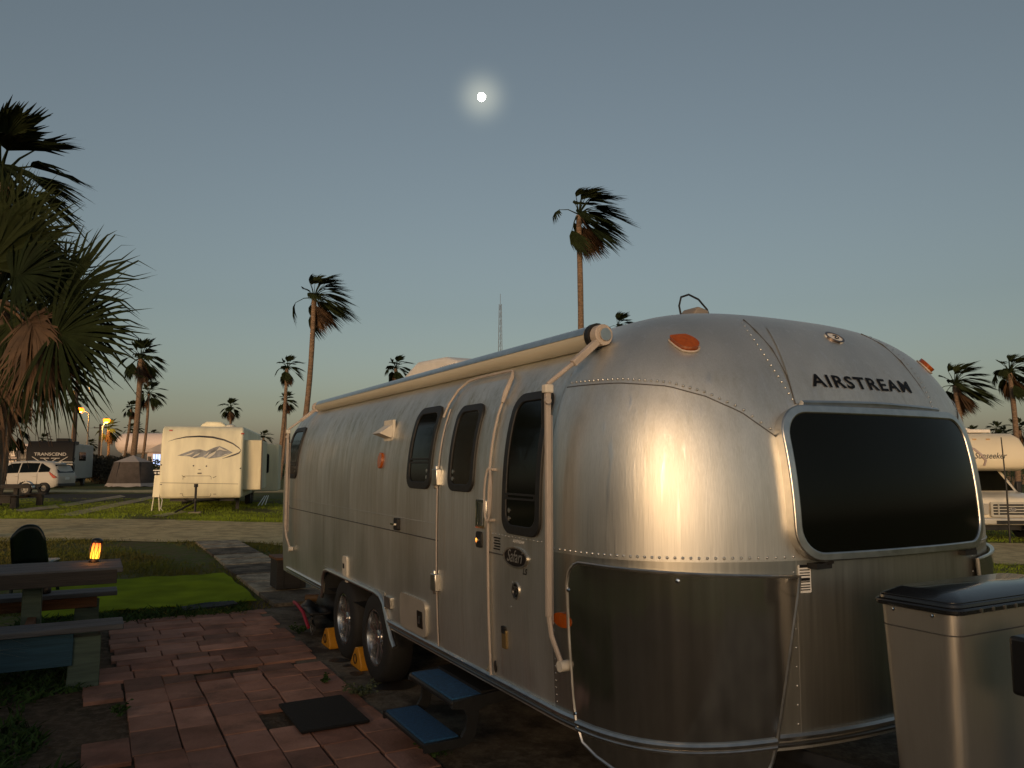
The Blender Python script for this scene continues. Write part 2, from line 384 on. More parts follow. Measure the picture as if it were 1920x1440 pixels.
while a < 8.75:                                                 # far half: courses across the pitch
    la = rnd.choice((.19, .21, .24, .22)); w = (.02 if a < 6.9 else .20) + rnd.uniform(0, .05)
    while w < 1.62:
        lw = min(rnd.choice((.38, .42, .30, .45, .24)), 1.72 - w)
        if lw > .1 and rnd.random() > .02: paver(w + lw / 2, a + la / 2 + rnd.uniform(-.008, .008), lw, la, rnd.choice((0, 0, 1, 2, 2, 3, 4)))
        w += lw
    a += la

# ------------------------------------------------------------------ the silver travel trailer
AS, LC, X0, ZT, E1, E2, NN, ZB, AR = 3.055, .837, 1.302, 2.378, 3.4, 2.443, 2.534, 1.175, 8.5
W0 = 1.85; AC = 5.5
def Xz(z):
    if z <= ZB: return X0 * (1 - .018 * ((ZB - z) / .7) ** 2)
    q = min(1, (z - ZB) / (ZT - ZB)); return X0 * max(0, 1 - q ** E1) ** (1 / E1)
def Cz(z):
    if z <= ZB: return LC * (1 - .02 * ((ZB - z) / .7) ** 2)
    q = min(1, (z - ZB) / (ZT - ZB)); return LC * max(0, 1 - q ** E2) ** (1 / E2)
def spow(v, e): return math.copysign(abs(v) ** e, v)
def cap0(ph, z): return V((Xz(z) * spow(sin(ph), 2 / NN), AS - Cz(z) * abs(cos(ph)) ** (2 / NN) - AC, z))
def capr0(ph, z): return V((Xz(z) * spow(sin(ph), 2 / NN), AR + Cz(z) * abs(cos(ph)) ** (2 / NN) - AC, z))
def norm_of(f, u, v, eu, ev, ref):
    n = (f(u + eu, v) - f(u - eu, v)).cross(f(u, v + ev) - f(u, v - ev))
    n = n.normalized() if n.length > 1e-12 else V((0, 0, 1))
    return n if n.dot(ref) >= 0 else -n
def Fcap(deg, z, off=0):                         # front cap, angle (deg, negative = patio side) and height
    ph = R(max(-89.9, min(89.9, deg))); p = cap0(ph, z)
    if not off: return p
    if abs(deg) < 1: n = norm_of(cap0, R(2), z, .02, .004, V((0, -1, .3))); n = V((0, n.y, n.z)).normalized()
    else: n = norm_of(cap0, ph, z, .01, .004, V((sin(ph), -cos(ph), .2)))
    return p + n * off
def xdeg(x, z):
    return math.degrees(math.asin(max(-1, min(1, spow(min(1, abs(x) / Xz(z)) ** (NN / 2), 1))))) * (1 if x >= 0 else -1)
def Ffx(x, z, off=0):                            # front by lateral x
    X, C = Xz(z), Cz(z); y = lambda x_, z_: AS - Cz(z_) * (1 - min(1, abs(x_) / Xz(z_)) ** NN) ** (1 / NN) - AC
    p = V((x, y(x, z), z))
    if not off: return p
    e = .01; n = V((2 * e, y(x + e, z) - y(x - e, z), 0)).cross(V((0, y(x, z + e) - y(x, z - e), 2 * e))).normalized()
    if n.y > 0: n = -n
    return p + n * off
def side_p(s):
    def f(a, z, off=0):
        p = V((s * Xz(z), a - AC, z))
        if off:
            e = .004; t = V((s * (Xz(z + e) - Xz(z - e)), 0, 2 * e)).normalized(); n = V((t.z, 0, -t.x)); n = n if n.x * s > 0 else -n
            p = p + n * off
        return p
    return f
Fs = side_p(-1)
T = empty('travel_trailer', loc(W0 + X0, AC), TH)
tag(T, 'silver riveted aluminium travel trailer with rolled awning, parked on the concrete pad', 'trailer')

# body shell
zs = [.46, .53, .60, .67, .76, .88, 1.0, 1.1]
for i in range(0, 30):
    t = i / 29; th = R(89.92) * (1 - (1 - t) ** 1.35); zs.append(ZB + (ZT - ZB) * sin(th) ** (2 / E1))
cols = [('f', -R(90) + R(180) * i / 56) for i in range(57)]
rs_ = lin(AS, AR, 12)[1:-1]; ls_ = [8.1, 7.6, 7.28, 6.93, 6.1, 5.3, 4.9, 4.33, 3.66, 3.3]
cols += [('r', a) for a in rs_] + [('b', R(90) - R(180) * i / 40) for i in range(41)] + [('l', a) for a in ls_]
vs = []; nC = len(cols)
for z in zs:
    for k_, p in cols:
        vs.append(cap0(p, z) if k_ == 'f' else capr0(p, z) if k_ == 'b' else V(((1 if k_ == 'r' else -1) * Xz(z), p - AC, z)))
fs = []
for i in range(len(zs) - 1):
    for j in range(nC):
        j2 = (j + 1) % nC
        if zs[i + 1] <= .671 and cols[j][0] == 'l' and cols[j2][0] == 'l' and 5.3 <= min(cols[j][1], cols[j2][1]) and max(cols[j][1], cols[j2][1]) <= 6.93: continue
        fs.append((i * nC + j, i * nC + j2, (i + 1) * nC + j2, (i + 1) * nC + j))
fs.append(tuple((len(zs) - 1) * nC + j for j in range(nC)))
b = MB(); b.add(vs, fs); body = b.build('body_shell', SHELL, T, smooth=60)
u = MB(); u.add([(p.x * .985, p.y * .985, .50) for p in vs[:nC]], [tuple(range(nC))]); u.build('floor_pan', BLACK, T, smooth=0)
u = MB()
for sx in (-1, 1):
    u.box((sx * .62, .2, .40), (.07, 6.6, .14)); u.tube([(sx * .62, -3.0, .40), (sx * .04, -5.15, .40)], .055, 6)
for yy in (-2.6, -1.0, 1.6, 3.2): u.box((0, yy, .40), (1.3, .06, .10))
for yy in (.27, 1.02): u.tube([(-1.0, yy, .31), (1.0, yy, .31)], .04, 8)
u.build('chassis', BLACK, T, bevel=.006)

# overlapping end-cap sheets
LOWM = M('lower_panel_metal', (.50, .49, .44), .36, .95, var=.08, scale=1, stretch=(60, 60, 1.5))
def panel(name, us, z0, z1, off=.003, nz=14, mat=None):
    m = MB(); m.grid(lambda u_, t: Fcap(u_, z0(u_) + (z1(u_) - z0(u_)) * t, off), us, lin(0, 1, nz)); return m.build(name, mat or SHELL, T, smooth=60)
def seam_z(d):
    x = abs(d); P = [(18, 1.60), (24, 1.714), (31.8, 1.817), (40.6, 1.883), (51.2, 1.929), (67.3, 1.951), (91, 1.957)]
    for (a0, b0), (a1, b1) in zip(P, P[1:]):
        if x <= a1: return b0 + (b1 - b0) * (x - a0) / (a1 - a0)
    return 1.957
for s in (-1, 1):
    panel('corner_panel', [s * d for d in lin(22, 89.5, 28)], lambda d: 1.212, lambda d: seam_z(d))
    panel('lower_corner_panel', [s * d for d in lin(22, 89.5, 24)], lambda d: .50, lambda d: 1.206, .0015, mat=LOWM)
cpz = lambda d: 2.30
panel('upper_front_panel', lin(-17.6, 17.6, 16), lambda d: 1.86, lambda d: 2.25, .0035)
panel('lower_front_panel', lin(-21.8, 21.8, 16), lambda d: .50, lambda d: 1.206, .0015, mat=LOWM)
# patio-side sheets
def spanel(name, a0, a1, z0, z1, off, nz=12):
    m = MB(); m.grid(lambda a_, z: Fs(a_, z, off), lin(a0, a1, 10), lin(z0, z1, nz)); return m.build(name, SHELL, T, smooth=60)
spanel('side_sheet', 3.06, 3.655, 1.232, 2.10, .0015); spanel('side_sheet', 4.345, 6.20, 1.232, 2.10, .0015); spanel('side_sheet', 6.205, 8.48, 1.232, 2.10, .0015)
spanel('lower_side_sheet', 4.345, 5.28, .50, 1.228, .0015); spanel('lower_side_sheet', 6.95, 8.48, .50, 1.228, .0015); spanel('lower_side_sheet', 3.06, 3.655, .50, 1.228, .0015)
SEAM = M('dark_seam', (.06, .06, .058), .6)  # plain dark tone for sheet joints, belt line and slots
for s in (-1, 1): sm_ = MB(); sm_.tube([Fcap(s * d, seam_z(d) + .001, .002) for d in lin(22, 89.5, 30)], .0035, 5); sm_.build('seam', SEAM, T)
for s in (-1, 1): sm_ = MB(); sm_.tube([Fcap(s * d, z, .002) for d, z in ((25, 2.29), (22.3, 2.22), (19.4, 2.12), (17.9, 1.99), (17.6, 1.86))], .0035, 5); sm_.build('seam', SEAM, T)
# rivets: too small and many to pick apart
rv = MB()
def rivet(p, n, r=.0062):
    t = n.orthogonal().normalized(); b_ = n.cross(t); ring = [p + (t * cos(k * pi / 3) + b_ * sin(k * pi / 3)) * r for k in range(6)]
    r2 = [p + (t * cos(k * pi / 3) + b_ * sin(k * pi / 3)) * r * .6 + n * r * .55 for k in range(6)]
    rv.add(ring + r2 + [p + n * r * .7], [(k, (k + 1) % 6, 6 + (k + 1) % 6, 6 + k) for k in range(6)] + [(6 + k, 6 + (k + 1) % 6, 12) for k in range(6)])
def rcap(d, z, r=.0068): p = Fcap(d, z, .003); rivet(p, (Fcap(d, z, .02) - p).normalized(), r)
def rside(a_, z, r=.005): p = Fs(a_, z, .001); rivet(p, (Fs(a_, z, .02) - p).normalized(), r)
for s in (-1, 1):
    for d in lin(23, 88.5, 34): rcap(s * d, seam_z(d) + .022); 
    for d in lin(22.5, 88.5, 34): rcap(s * d, 1.222)
    for z in lin(.56, 1.16, 9): rcap(s * 22.6, z, .005)
    for q in range(16):
        t = q / 15; d = 25 * (1 - t) ** 1 * .3 + 18.6 + t * -.6; rcap(s * d, 1.88 + (2.27 - 1.88) * (1 - t), .006)
for a_ in lin(3.12, 8.4, 150): rside(a_, 1.24)
for z in lin(.55, 1.2, 22): rside(3.02, z, .004)
for a_, z in ((3.4, 1.02), (3.42, .9), (5.28, 1.44), (5.25, 1.40), (6.3, 1.20)): rside(a_, z)
tag(rv.build('rivets', M('rivet', (.62, .62, .60), .4, 1), T, smooth=70), kind='stuff')

# rub rail round the belt, and the double ridge at the bottom edge
def ridge(name, z, r, mat, off):
    pts = [Fs(a_, z, off) for a_ in lin(8.4, 6.98, 6)]
    m = MB(); m.tube(pts, r, 6); m.build(name, mat, T); m = MB()
    pts = [Fs(a_, z, off) for a_ in lin(5.24, 3.06, 8)] + [Fcap(-d, z, off) for d in lin(89, 0, 40)] + [Fcap(d, z, off) for d in lin(2, 89, 38)]
    m.tube(pts, r, 6); return m.build(name, mat, T)
TRIMD = M('trim_dark', (.30, .29, .27), .4, 1)
ridge('bottom_trim', .515, .014, ALU, .010); ridge('bottom_trim', .485, .010, TRIMD, .008)
m = MB(); m.tube([Fs(a_, 1.142, .002) for a_ in lin(8.45, 3.5, 14)], .004, 5); m.build('belt_line', SEAM, T)
m = MB(); m.plate(Fs, rrect(8.42, 1.16, .10, .012, .01), .006, 0); m.build('small_badge', SEAM, T)

# windows
def window(parent, cu, cv, hu, hv, fn=Fs, fw=.045, r=.085, name='window', fmat=BLACK, gmat=GLASS, div=None, slope=0):
    po = rrect(cu, cv, hu, hv, r, 6); pi_ = rrect(cu, cv, hu - fw, hv - fw, r * .72, 6)
    m = MB(); m.ring(fn, po, pi_, .016, -.01); w_ = m.build(name, fmat, parent, bevel=.004)
    g_ = MB(); g_.plate(fn, rrect(cu, cv, hu - fw * .6, hv - fw * .6, r * .8, 6), .008, .0, 6); g_.build('pane', gmat, w_)
    if div:
        d_ = MB(); d_.ring(fn, rrect(cu, div, hu - fw, .016, .004, 2), rrect(cu, div, hu - fw - .01, .006, .003, 2), .017, .005); d_.build('divider', fmat, w_)
    l_ = MB()
    for dz in (-.02, .02): l_.plate(fn, ell(cu + (-hu + fw * 1.6) * (1 if cu > 3.4 else -1) * (1 if name == 'window' else -1), cv - hv + fw + .05 + dz, .010, .012, 10), .012, .006, 1)
    l_.build('latch', ALU, w_)
    return w_
window(T, 8.28, 1.715, .25, .265, div=1.60); window(T, 4.66, 1.705, .205, .262, div=1.62)
window(T, 3.305, 1.605, .19, .35, div=1.44)

# entry door
D = MB(); D.plate(Fs, [(a_, z) for a_, z in rrect(3.99, 1.29, .325, .775, .10, 6)], .010, 0, 14); door = D.build('door', SHELL, T, smooth=50)
window(door, 4.0, 1.69, .172, .245, fn=lambda a_, z, o=0: Fs(a_, z, o + .008), fw=.04, r=.075, name='door_window', gmat=SMOKE)
jm = MB(); jm.tube([Fs(4.335, z, .012) for z in lin(.52, 1.93, 16)], .005, 6); jm.build('door_jamb', TAN, T)
jm = MB(); jm.tube([Fs(3.645, z, .014) for z in lin(.52, 1.95, 16)], .007, 6); jm.build('door_jamb', TAN, T)
jm = MB(); jm.tube([Fs(4.38, 1.88, .02), Fs(4.365, 1.96, .024), Fs(4.32, 2.04, .028), Fs(4.24, 2.085, .03)] + [Fs(a_, 2.095, .03) for a_ in lin(4.1, 3.76, 5)] + [Fs(3.68, 2.09, .03), Fs(3.635, 2.05, .03), Fs(3.625, 1.97, .026), Fs(3.63, 1.92, .02)], [.0075] * 10 + [.012, .015, .010], 8); jm.build('drip_cap', TAN, T)
for z in (1.52, .90):
    h = MB(); h.box(Fs(4.335, z, .022), (.035, .075, .10)); h.tube([Fs(4.345, z - .07, .02), Fs(4.345, z + .07, .02)], .014, 8); h.build('hinge', ALU if z > .7 else TAN, door, bevel=.008)
h = MB(); h.ring(Fs, rrect(3.735, 1.335, .055, .075, .008, 2), rrect(3.735, 1.335, .042, .060, .006, 2), .018, .006)
for da in (-.024, 0, .024): h.tube([Fs(3.735 + da, z, .022) for z in (1.275, 1.335, 1.395)], .006, 6)
h.build('lock_plate', CHROME, door)
h = MB(); h.plate(Fs, rrect(3.745, 1.20, .030, .042, .014, 4), .022, .008, 2); h.build('deadbolt', BLACK, door)
h = MB(); h.plate(Fs, ell(3.752, 1.195, .012, .014, 12), .03, .02, 1); h.build('keyhole', CHROME, door)
h = MB(); hp = []
for i in range(25):
    t = 2 * pi * i / 24; hp.append(Fs(3.595 + .030 * cos(t), 1.44 + .135 * sin(t), .045 + .004 * cos(t)))
h.tube(hp, .006, 6); h.tube([Fs(3.6, 1.57, 0), Fs(3.6, 1.57, .05)], .008, 6); h.tube([Fs(3.6, 1.31, 0), Fs(3.6, 1.31, .05)], .008, 6); h.build('grab_handle', TAN, T)

# small fittings on the patio side
h = MB(); h.box(Fs(5.36, 1.835, .008), (.02, .19, .16)); h.prism([(-.08, 0), (.08, 0), (.085, 1), (-.085, 1)], lambda a_, t: Fs(5.36 + a_, 1.885 - .10 * t, .01), lambda a_, t: Fs(5.36 + a_, 1.885 - .09 * t, .02 + .085 * t)); h.build('exhaust_vent', PLASTW, T)
h = MB(); h.plate(Fs, ell(5.43, 1.625, .042, .058), .02, 0, 3); h.build('side_marker', AMBER, T)
h = MB(); h.plate(Fs, rrect(5.02, 1.195, .036, .04, .012), .025, 0, 2); h.build('cable_inlet', BLACK, T)
h = MB(); h.box(Fs(5.03, 1.195, .03), (.03, .07, .012)); h.build('inlet_clip', CHROME, T)
h = MB(); h.plate(Fs, rrect(4.74, .645, .225, .112, .05), .018, 0, 3); hatch = h.build('access_hatch', M('hatch_paint', (.55, .52, .46), .35, .5, var=.08), T)
h = MB(); h.plate(Fs, rrect(4.605, .635, .045, .052, .008), .021, .01, 1); h.build('latch_cup', M('cup', (.10, .09, .075), .4, 1), hatch)
h = MB(); h.tube([Fs(4.60, .615, .026), Fs(4.60, .655, .026)], .009, 6); h.build('latch', CHROME, hatch)
h = MB(); h.plate(Fs, rrect(5.21, .645, .062, .040, .008), .02, 0, 1); h.build('cover_plate', ALU, T)
h = MB(); h.plate(Fs, rrect(6.25, .77, .058, .085, .03), .015, 0, 2); sp = h.build('stove_vent', PLASTW, T)
h = MB(); h.plate(Fs, rrect(6.27, .775, .02, .02, .008), .018, .012, 1); h.build('vent_slot', BLACK, sp)
h = MB(); h.box(Fs(6.22, .685, .006), (.012, .05, .07)); h.build('vent_tail', PLASTW, T)
SIGNB = M('badge_black', (.01, .01, .012), .3)
h = MB(); h.plate(Fs, ell(3.36, 1.145, .118, .048, 32), .010, 0, 2); bd = h.build('oval_badge', SIGNB, T)
h = MB(); h.ring(Fs, ell(3.36, 1.145, .120, .050, 32), ell(3.36, 1.145, .110, .043, 32), .011, 0); h.build('badge_rim', ALU, bd)
def decal(txt, a_, z, size, mat, parent, off, name, shear=0, bold=0, width=1, one=True):
    mb = MB()
    for v2, f2 in text_geo(txt, size, shear, bold, width): mb.add([Fs(a_ - x, z + y, off) for x, y in v2], f2)
    return mb.build(name, mat, parent, smooth=0)
WHT = M('white_print', (.75, .75, .72), .5)
decal('Safari', 3.365, 1.148, .085, M('silver_print', (.6, .6, .58), .35, .8), bd, .0125, 'script_lettering', .35, .0005, .82)
decal('LS', 3.275, 1.085, .04, DARKPAINT, T, .004, 'lettering', .3, .001)
h = MB(); h.ring(Fs, ell(3.365, .985, .036, .042), ell(3.365, .985, .028, .034), .008, 0); b75 = h.build('anniversary_badge', ALU, T)
h = MB(); h.plate(Fs, ell(3.365, .985, .028, .034), .004, 0, 1); h.build('badge_field', SIGNB, b75)
decal('75', 3.365, .985, .05, ALU, b75, .0065, 'numerals', 0, .001, .8)
for k in range(5):
    h = MB(); h.plate(Fs, rrect(3.565 + rnd.uniform(-.006, .006), 1.222 - k * .014, .035 + rnd.uniform(-.008, .004), .0035, .001, 1), .003, 0, 1); h.build('print_line', DARKPAINT, T)
decal('AIRSTREAM', 3.335, 1.222, .022, WHT, T, .004, 'small_lettering', 0, .0003)
h = MB(); h.plate(Fs, rrect(3.49, .73, .022, .045, .006), .012, 0, 1); h.build('outlet_cover', M('brass_plate', (.28, .2, .09), .4, .6), T)
h = MB(); h.plate(Fs, rrect(3.495, .775, .02, .018, .006), .012, 0, 1); h.build('socket', BLACK, T)
h = MB(); h.plate(Fs, ell(3.61, .57, .014, .03, 14), .006, 0, 1); h.build('round_sticker', SIGNB, T)

# wheels, wheel arch
wb = MB(); wb.add([(-1.285, -.20, .45), (-1.285, 1.43, .45), (-1.285, 1.43, .668), (-1.285, -.20, .668), (-.75, -.20, .45), (-.75, 1.43, .45), (-.75, 1.43, .668), (-.75, -.20, .668)], [(4, 5, 6, 7), (3, 2, 6, 7), (0, 3, 7, 4), (1, 2, 6, 5)]); wb.build('wheel_well', BLACK, T, smooth=0)
arch = [(5.12, .36), (5.17, .41), (5.22, .48), (5.26, .55), (5.30, .625), (5.37, .665), (5.48, .678), (6.1, .682), (6.78, .682), (6.87, .665), (6.93, .61), (6.95, .54), (6.97, .46), (7.0, .42)]
h = MB(); h.tube([Fs(a_, z, .012) for a_, z in arch], .017, 8); h.build('wheel_arch_trim', ALU, T)
h = MB(); h.prism([(5.30, .60), (5.30, .70), (5.45, .70), (5.37, .665)], lambda a_, z: Fs(a_, z, .002), lambda a_, z: Fs(a_, z, .006)); h.build('arch_corner', SHELL, T); h = MB(); h.prism([(6.93, .60), (6.93, .70), (6.78, .70), (6.87, .665)], lambda a_, z: Fs(a_, z, .002), lambda a_, z: Fs(a_, z, .006)); h.build('arch_corner', SHELL, T)
TYRE = M('tyre_rubber', (.014, .014, .014), .75, bump=.2, bscale=90)
RIM = M('cast_alloy', (.62, .61, .60), .26, 1, var=.06)
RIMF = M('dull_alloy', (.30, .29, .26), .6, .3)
def wheel(parent, p, Rr, rr, wd, axis_x=-1, spokes=7):
    near = parent is T
    e = empty('wheel', p, 0, parent); m3 = Matrix.Rotation(axis_x * pi / 2, 3, 'Y')
    h_ = wd / 2; t = MB(); t.lathe([(rr * .98, h_ * .75), (rr * 1.05, h_), (Rr * .86, h_ * 1.02), (Rr * .95, h_ * .9), (Rr, h_ * .62), (Rr, -h_ * .62), (Rr * .95, -h_ * .9), (rr, -h_), (rr * .98, h_ * .75)], 40, m3); t.build('tyre', TYRE, e)
    r_ = MB(); r_.lathe([(rr * 1.02, h_ * .80), (rr * 1.03, h_ * .93), (rr * .96, h_ * .93), (rr * .93, h_ * .70), (rr * .90, -h_ * .2), (0.001, -h_ * .25)], 40, m3)
    for k in range(spokes):
        an = 2 * pi * k / spokes + .35; pts = []
        for rad, wid in ((rr * .20, .26), (rr * .55, .17), (rr * .95, .24)):
            dd = wid * rr / rad * .5 if rad > rr * .3 else .40
            pts.append([(rad * cos(an + sg * dd), rad * sin(an + sg * dd), h_ * (.62 if rad < rr * .5 else .66 if rad < rr * .8 else .74)) for sg in (-1, 1)])
        fr = [m3 @ V(q) for pr in pts for q in pr]; bk = [m3 @ V((q[0], q[1], q[2] - .03)) for pr in pts for q in pr]
        r_.add(fr + bk, [(0, 1, 3, 2), (2, 3, 5, 4), (0, 2, 8, 6), (2, 4, 10, 8), (1, 7, 9, 3), (3, 9, 11, 5)])
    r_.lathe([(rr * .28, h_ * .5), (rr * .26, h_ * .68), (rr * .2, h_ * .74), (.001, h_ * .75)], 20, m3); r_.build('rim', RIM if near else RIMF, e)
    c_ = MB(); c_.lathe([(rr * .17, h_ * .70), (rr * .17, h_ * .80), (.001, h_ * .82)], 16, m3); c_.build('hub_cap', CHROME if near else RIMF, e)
    return e
for a_ in (5.62, 6.42):
    for s in (-1, 1): wheel(T, (s * 1.16, a_ - AC, .325), .325, .195, .20, s)

# front: window, lettering, lights
FW = dict(cu=.005, cv=1.52, hu=.635, hv=.315)
po = rrect(.005, 1.52, .635, .315, .13, 8); pi_ = rrect(.005, 1.52, .600, .280, .105, 8)
def Ff2(x, z, off=0): return Ffx(x, z, off)
m = MB(); m.ring(Ff2, po, pi_, .055, .0); fwn = m.build('front_window', PLASTW if False else ALU, T, bevel=.006)
m = MB(); m.plate(Ff2, rrect(.005, 1.52, .608, .288, .11, 8), .048, .0, 10); m.build('pane', GLASS, fwn)
m = MB(); m.tube([Ffx(x, 1.862 - .02 * abs(x), .022) for x in lin(-.47, .47, 12)], .014, 6); m.build('window_hinge', ALU, T)
for x in (-.50, .50):
    m = MB(); m.box(Ffx(x, 1.185, .02), (.09, .05, .022)); m.tube([Ffx(x - .03, 1.18, .03), Ffx(x + .05, 1.20, .04)], .008, 6); m.build('window_catch', BLACK, T)
letters = text_geo('AIRSTREAM', .088, 0, .0022, 1.12, 1.14)
xs = [p[0] for l in letters for p in l[0]]; x0, x1 = min(xs), max(xs); k = .70 / (x1 - x0)
for v2, f2 in letters:
    lc = (min(p[0] for p in v2) + max(p[0] for p in v2)) / 2; v2 = [(lc + (x - lc) * .97, y) for x, y in v2]
    mb = MB(); mb.add([Ffx((x - (x0 + x1) / 2) * k, 1.968 + y * .92, .007) for x, y in v2], f2); mb.build('letter', DARKPAINT, T, smooth=0)
m = MB(); m.plate(Ffx, ell(.04, 2.215, .055, .030), .010, 0, 2); em = m.build('emblem', M('emblem_white', (.7, .68, .64), .35), T)
m = MB(); m.ring(Ffx, ell(.04, 2.215, .055, .030), ell(.04, 2.215, .046, .023), .013, 0); m.build('emblem_rim', M('emblem_rim', (.25, .2, .18), .35, 1), em)
m = MB(); m.tube([Ffx(.04 + .022 * cos(t), 2.215 + .010 * sin(t), .012) for t in lin(-2.2, 1.6, 9)], .003, 5); m.tube([Ffx(.025, 2.205, .013), Ffx(.06, 2.224, .013)], .003, 5); m.build('emblem_mark', SIGNB, em)
def tear(sgn, d0, z0, ang, L=.125):
    pts = []
    for i in range(24):
        t = 2 * pi * i / 24; r = 1 - .45 * (1 + cos(t)) / 2 * 1.2
        pts.append((cos(t) * L, sin(t) * .030 * (1 - .65 * max(0, cos(t)))))
    ca, sa = cos(ang), sin(ang); xs_ = Xz(z0)
    f = lambda u_, v_, o: Fcap(sgn * (d0 + math.degrees(u_ * .75) * 1.0), z0 + v_, o)
    m = MB(); m.plate(lambda u_, v_, o: f(u_, v_, o) , [(x * ca - y * sa, (x * sa + y * ca)) for x, y in pts], .030, 0, 4); return m
for s in (-1, 1):
    o = tear(s, 47.8, 2.130, .17).build('clearance_light', AMBER, T)
    rm = MB(); rm.tube([Fcap(s * (47.8 + math.degrees(.133 * cos(t) * cos(.17) * .75)), 2.13 + .133 * cos(t) * sin(.17) + .034 * sin(t) * (1 - .6 * max(0, cos(t))), .006) for t in lin(0, 2 * pi, 25)], .005, 5, False); rm.build('light_base', TAN, o)
m = MB(); m.plate(Fcap, ell(-84, .925, 3.6, .032, 16), .03, 0, 2); m.build('corner_marker', AMBER, T)
# warning label
m = MB(); m.plate(Ffx, rrect(-.562, 1.132, .030, .056, .003, 1), .005, 0, 2); lb = m.build('warning_label', WHT, T)
for k, zz in enumerate((1.183, 1.168, 1.156, 1.146, 1.130, 1.120, 1.108, 1.098, 1.088)):
    q = MB(); hh = .006 if k in (0, 4) else .0022; q.plate(Ffx, rrect(-.562, zz, .024, hh, .001, 1), .0065, .004, 1); q.build('print_line', SIGNB, lb)

# polished rock guards round the front corners
def guard(s):
    L_ = [(79.6, 1.168), (77.8, 1.180)] + [(d, 1.147 + (d - 22) * .00062) for d in lin(74, 25, 14)] + [(22.2, 1.147), (22.6, 1.08), (24.3, .91), (26, .735), (28.2, .52), (29.6, .43), (31.5, .36), (35, .325), (42, .318)] + [(d, .325 + .09 * ((d - 42) / 34) ** 3) for d in lin(48, 74, 6)] + [(78.5, .44), (80.4, .52), (81, .62), (81.6, .85), (82, 1.08), (81.4, 1.13), (80.8, 1.152)]
    poly = [(s * d, z) for d, z in L_]
    m = MB(); m.plate(Fcap, poly, .030, .018, 10); o = m.build('rock_guard', POLISH, T, smooth=50)
    e_ = MB(); e_.tube([Fcap(d, z, .030) for d, z in poly + poly[:1]], .0075, 6, False); e_.build('guard_edging', ALU, o)
    r_ = MB()
    for zz, rr in ((.515, .012), (.492, .009)): r_.tube([Fcap(s * d, zz - .018 * sin(pi * (d - 28) / 52), .036) for d in lin(80, 28.6, 26)], rr, 6)
    r_.build('guard_ridge', ALU, o)
    for d, z in ((50, 1.135), (81.5, 1.06), (80.5, .55)):
        q = MB(); pp = Fcap(s * d, z, .03); q.lathe([(.010, 0), (.008, .006), (.001, .008)], 8, (Fcap(s * d, z, .05) - pp).to_track_quat('Z', 'Y').to_matrix()); 
        q.v = [tuple(V(v_) + pp) for v_ in q.v]; q.build('screw', CHROME, o)
guard(-1); guard(1)

# awning: roller, two arms
RX, RZ = -1.085, 2.20
m = MB(); m.tube([(RX, 2.98 - AC, RZ), (RX, 8.0 - AC, RZ)], .052, 20); aw = m.build('awning_roll', M('awning_vinyl', (.52, .48, .38), .5, var=.12, scale=3, stretch=(1, .2, 1)), T)
m = MB(); m.grid(lambda a_, t: (RX - .056 * cos(t), a_ - AC, RZ + .056 * sin(t)), (3.0, 7.98), [R(x) for x in range(10, 121, 10)]); m.build('metal_hood', ALU, aw)
m = MB(); m.tube([(RX + .0, 2.955 - AC, RZ), (RX, 2.985 - AC, RZ)], .062, 20); m.build('end_cap', BLACK, aw)
for a_, rear in ((2.965, 0), (8.15, 1)):
    y = a_ - AC - (.03 if not rear else -.0)
    fx = -(X0 + .075)
    m = MB()
    m.tube([(RX, y + .02, RZ), (RX, y - .03, RZ)], .050, 18)
    d0 = V((RX - .03, y - .012, RZ - .035)); d1 = V((RX - .165, y - .012, RZ - .145)); d2 = V((fx, y + .0, 1.955))
    m.tube([d0, d1], .022, 4); m.tube([d1, d2], .012, 6)
    arm = m.build('awning_arm', TAN, T, bevel=.004)
    q = MB(); q.tube([(RX, y - .035, RZ), (RX, y - .042, RZ)], .030, 16); q.build('arm_boss', ALU, arm)
    q = MB(); q.box((fx, y, 1.935), (.042, .038, .038)); q.build('arm_joint', PLASTW, arm, bevel=.004)
    q = MB(); q.tube([(fx + .01, y + .035, 1.92), (fx + .012, y + .035, 1.76)], .020, 10); q.build('knob', BLACK, arm)
    q = MB(); q.box((fx, y, 1.43), (.024, .022, .98)); q.box((fx + .026, y + .03, 1.36), (.02, .03, .92)); q.build('arm_channel', TAN, arm, bevel=.003)
    q = MB(); q.tube([(fx, y, .96), (fx + .012, y - .004, .86), (-(X0 + .03), y - .03, .745)], .011, 6); q.build('lower_leg', TAN, arm)
    q = MB(); q.tube([(-(X0 + .0), y - .035, .735), (-(X0 + .045), y - .035, .735)], .024, 10); q.build('foot_bracket', PLASTW, arm)
    q = MB(); q.tube([(fx - .014, y - .018, 1.88), (fx - .014, y - .03, 1.88)], .016, 10); q.build('pivot', TAN, arm)
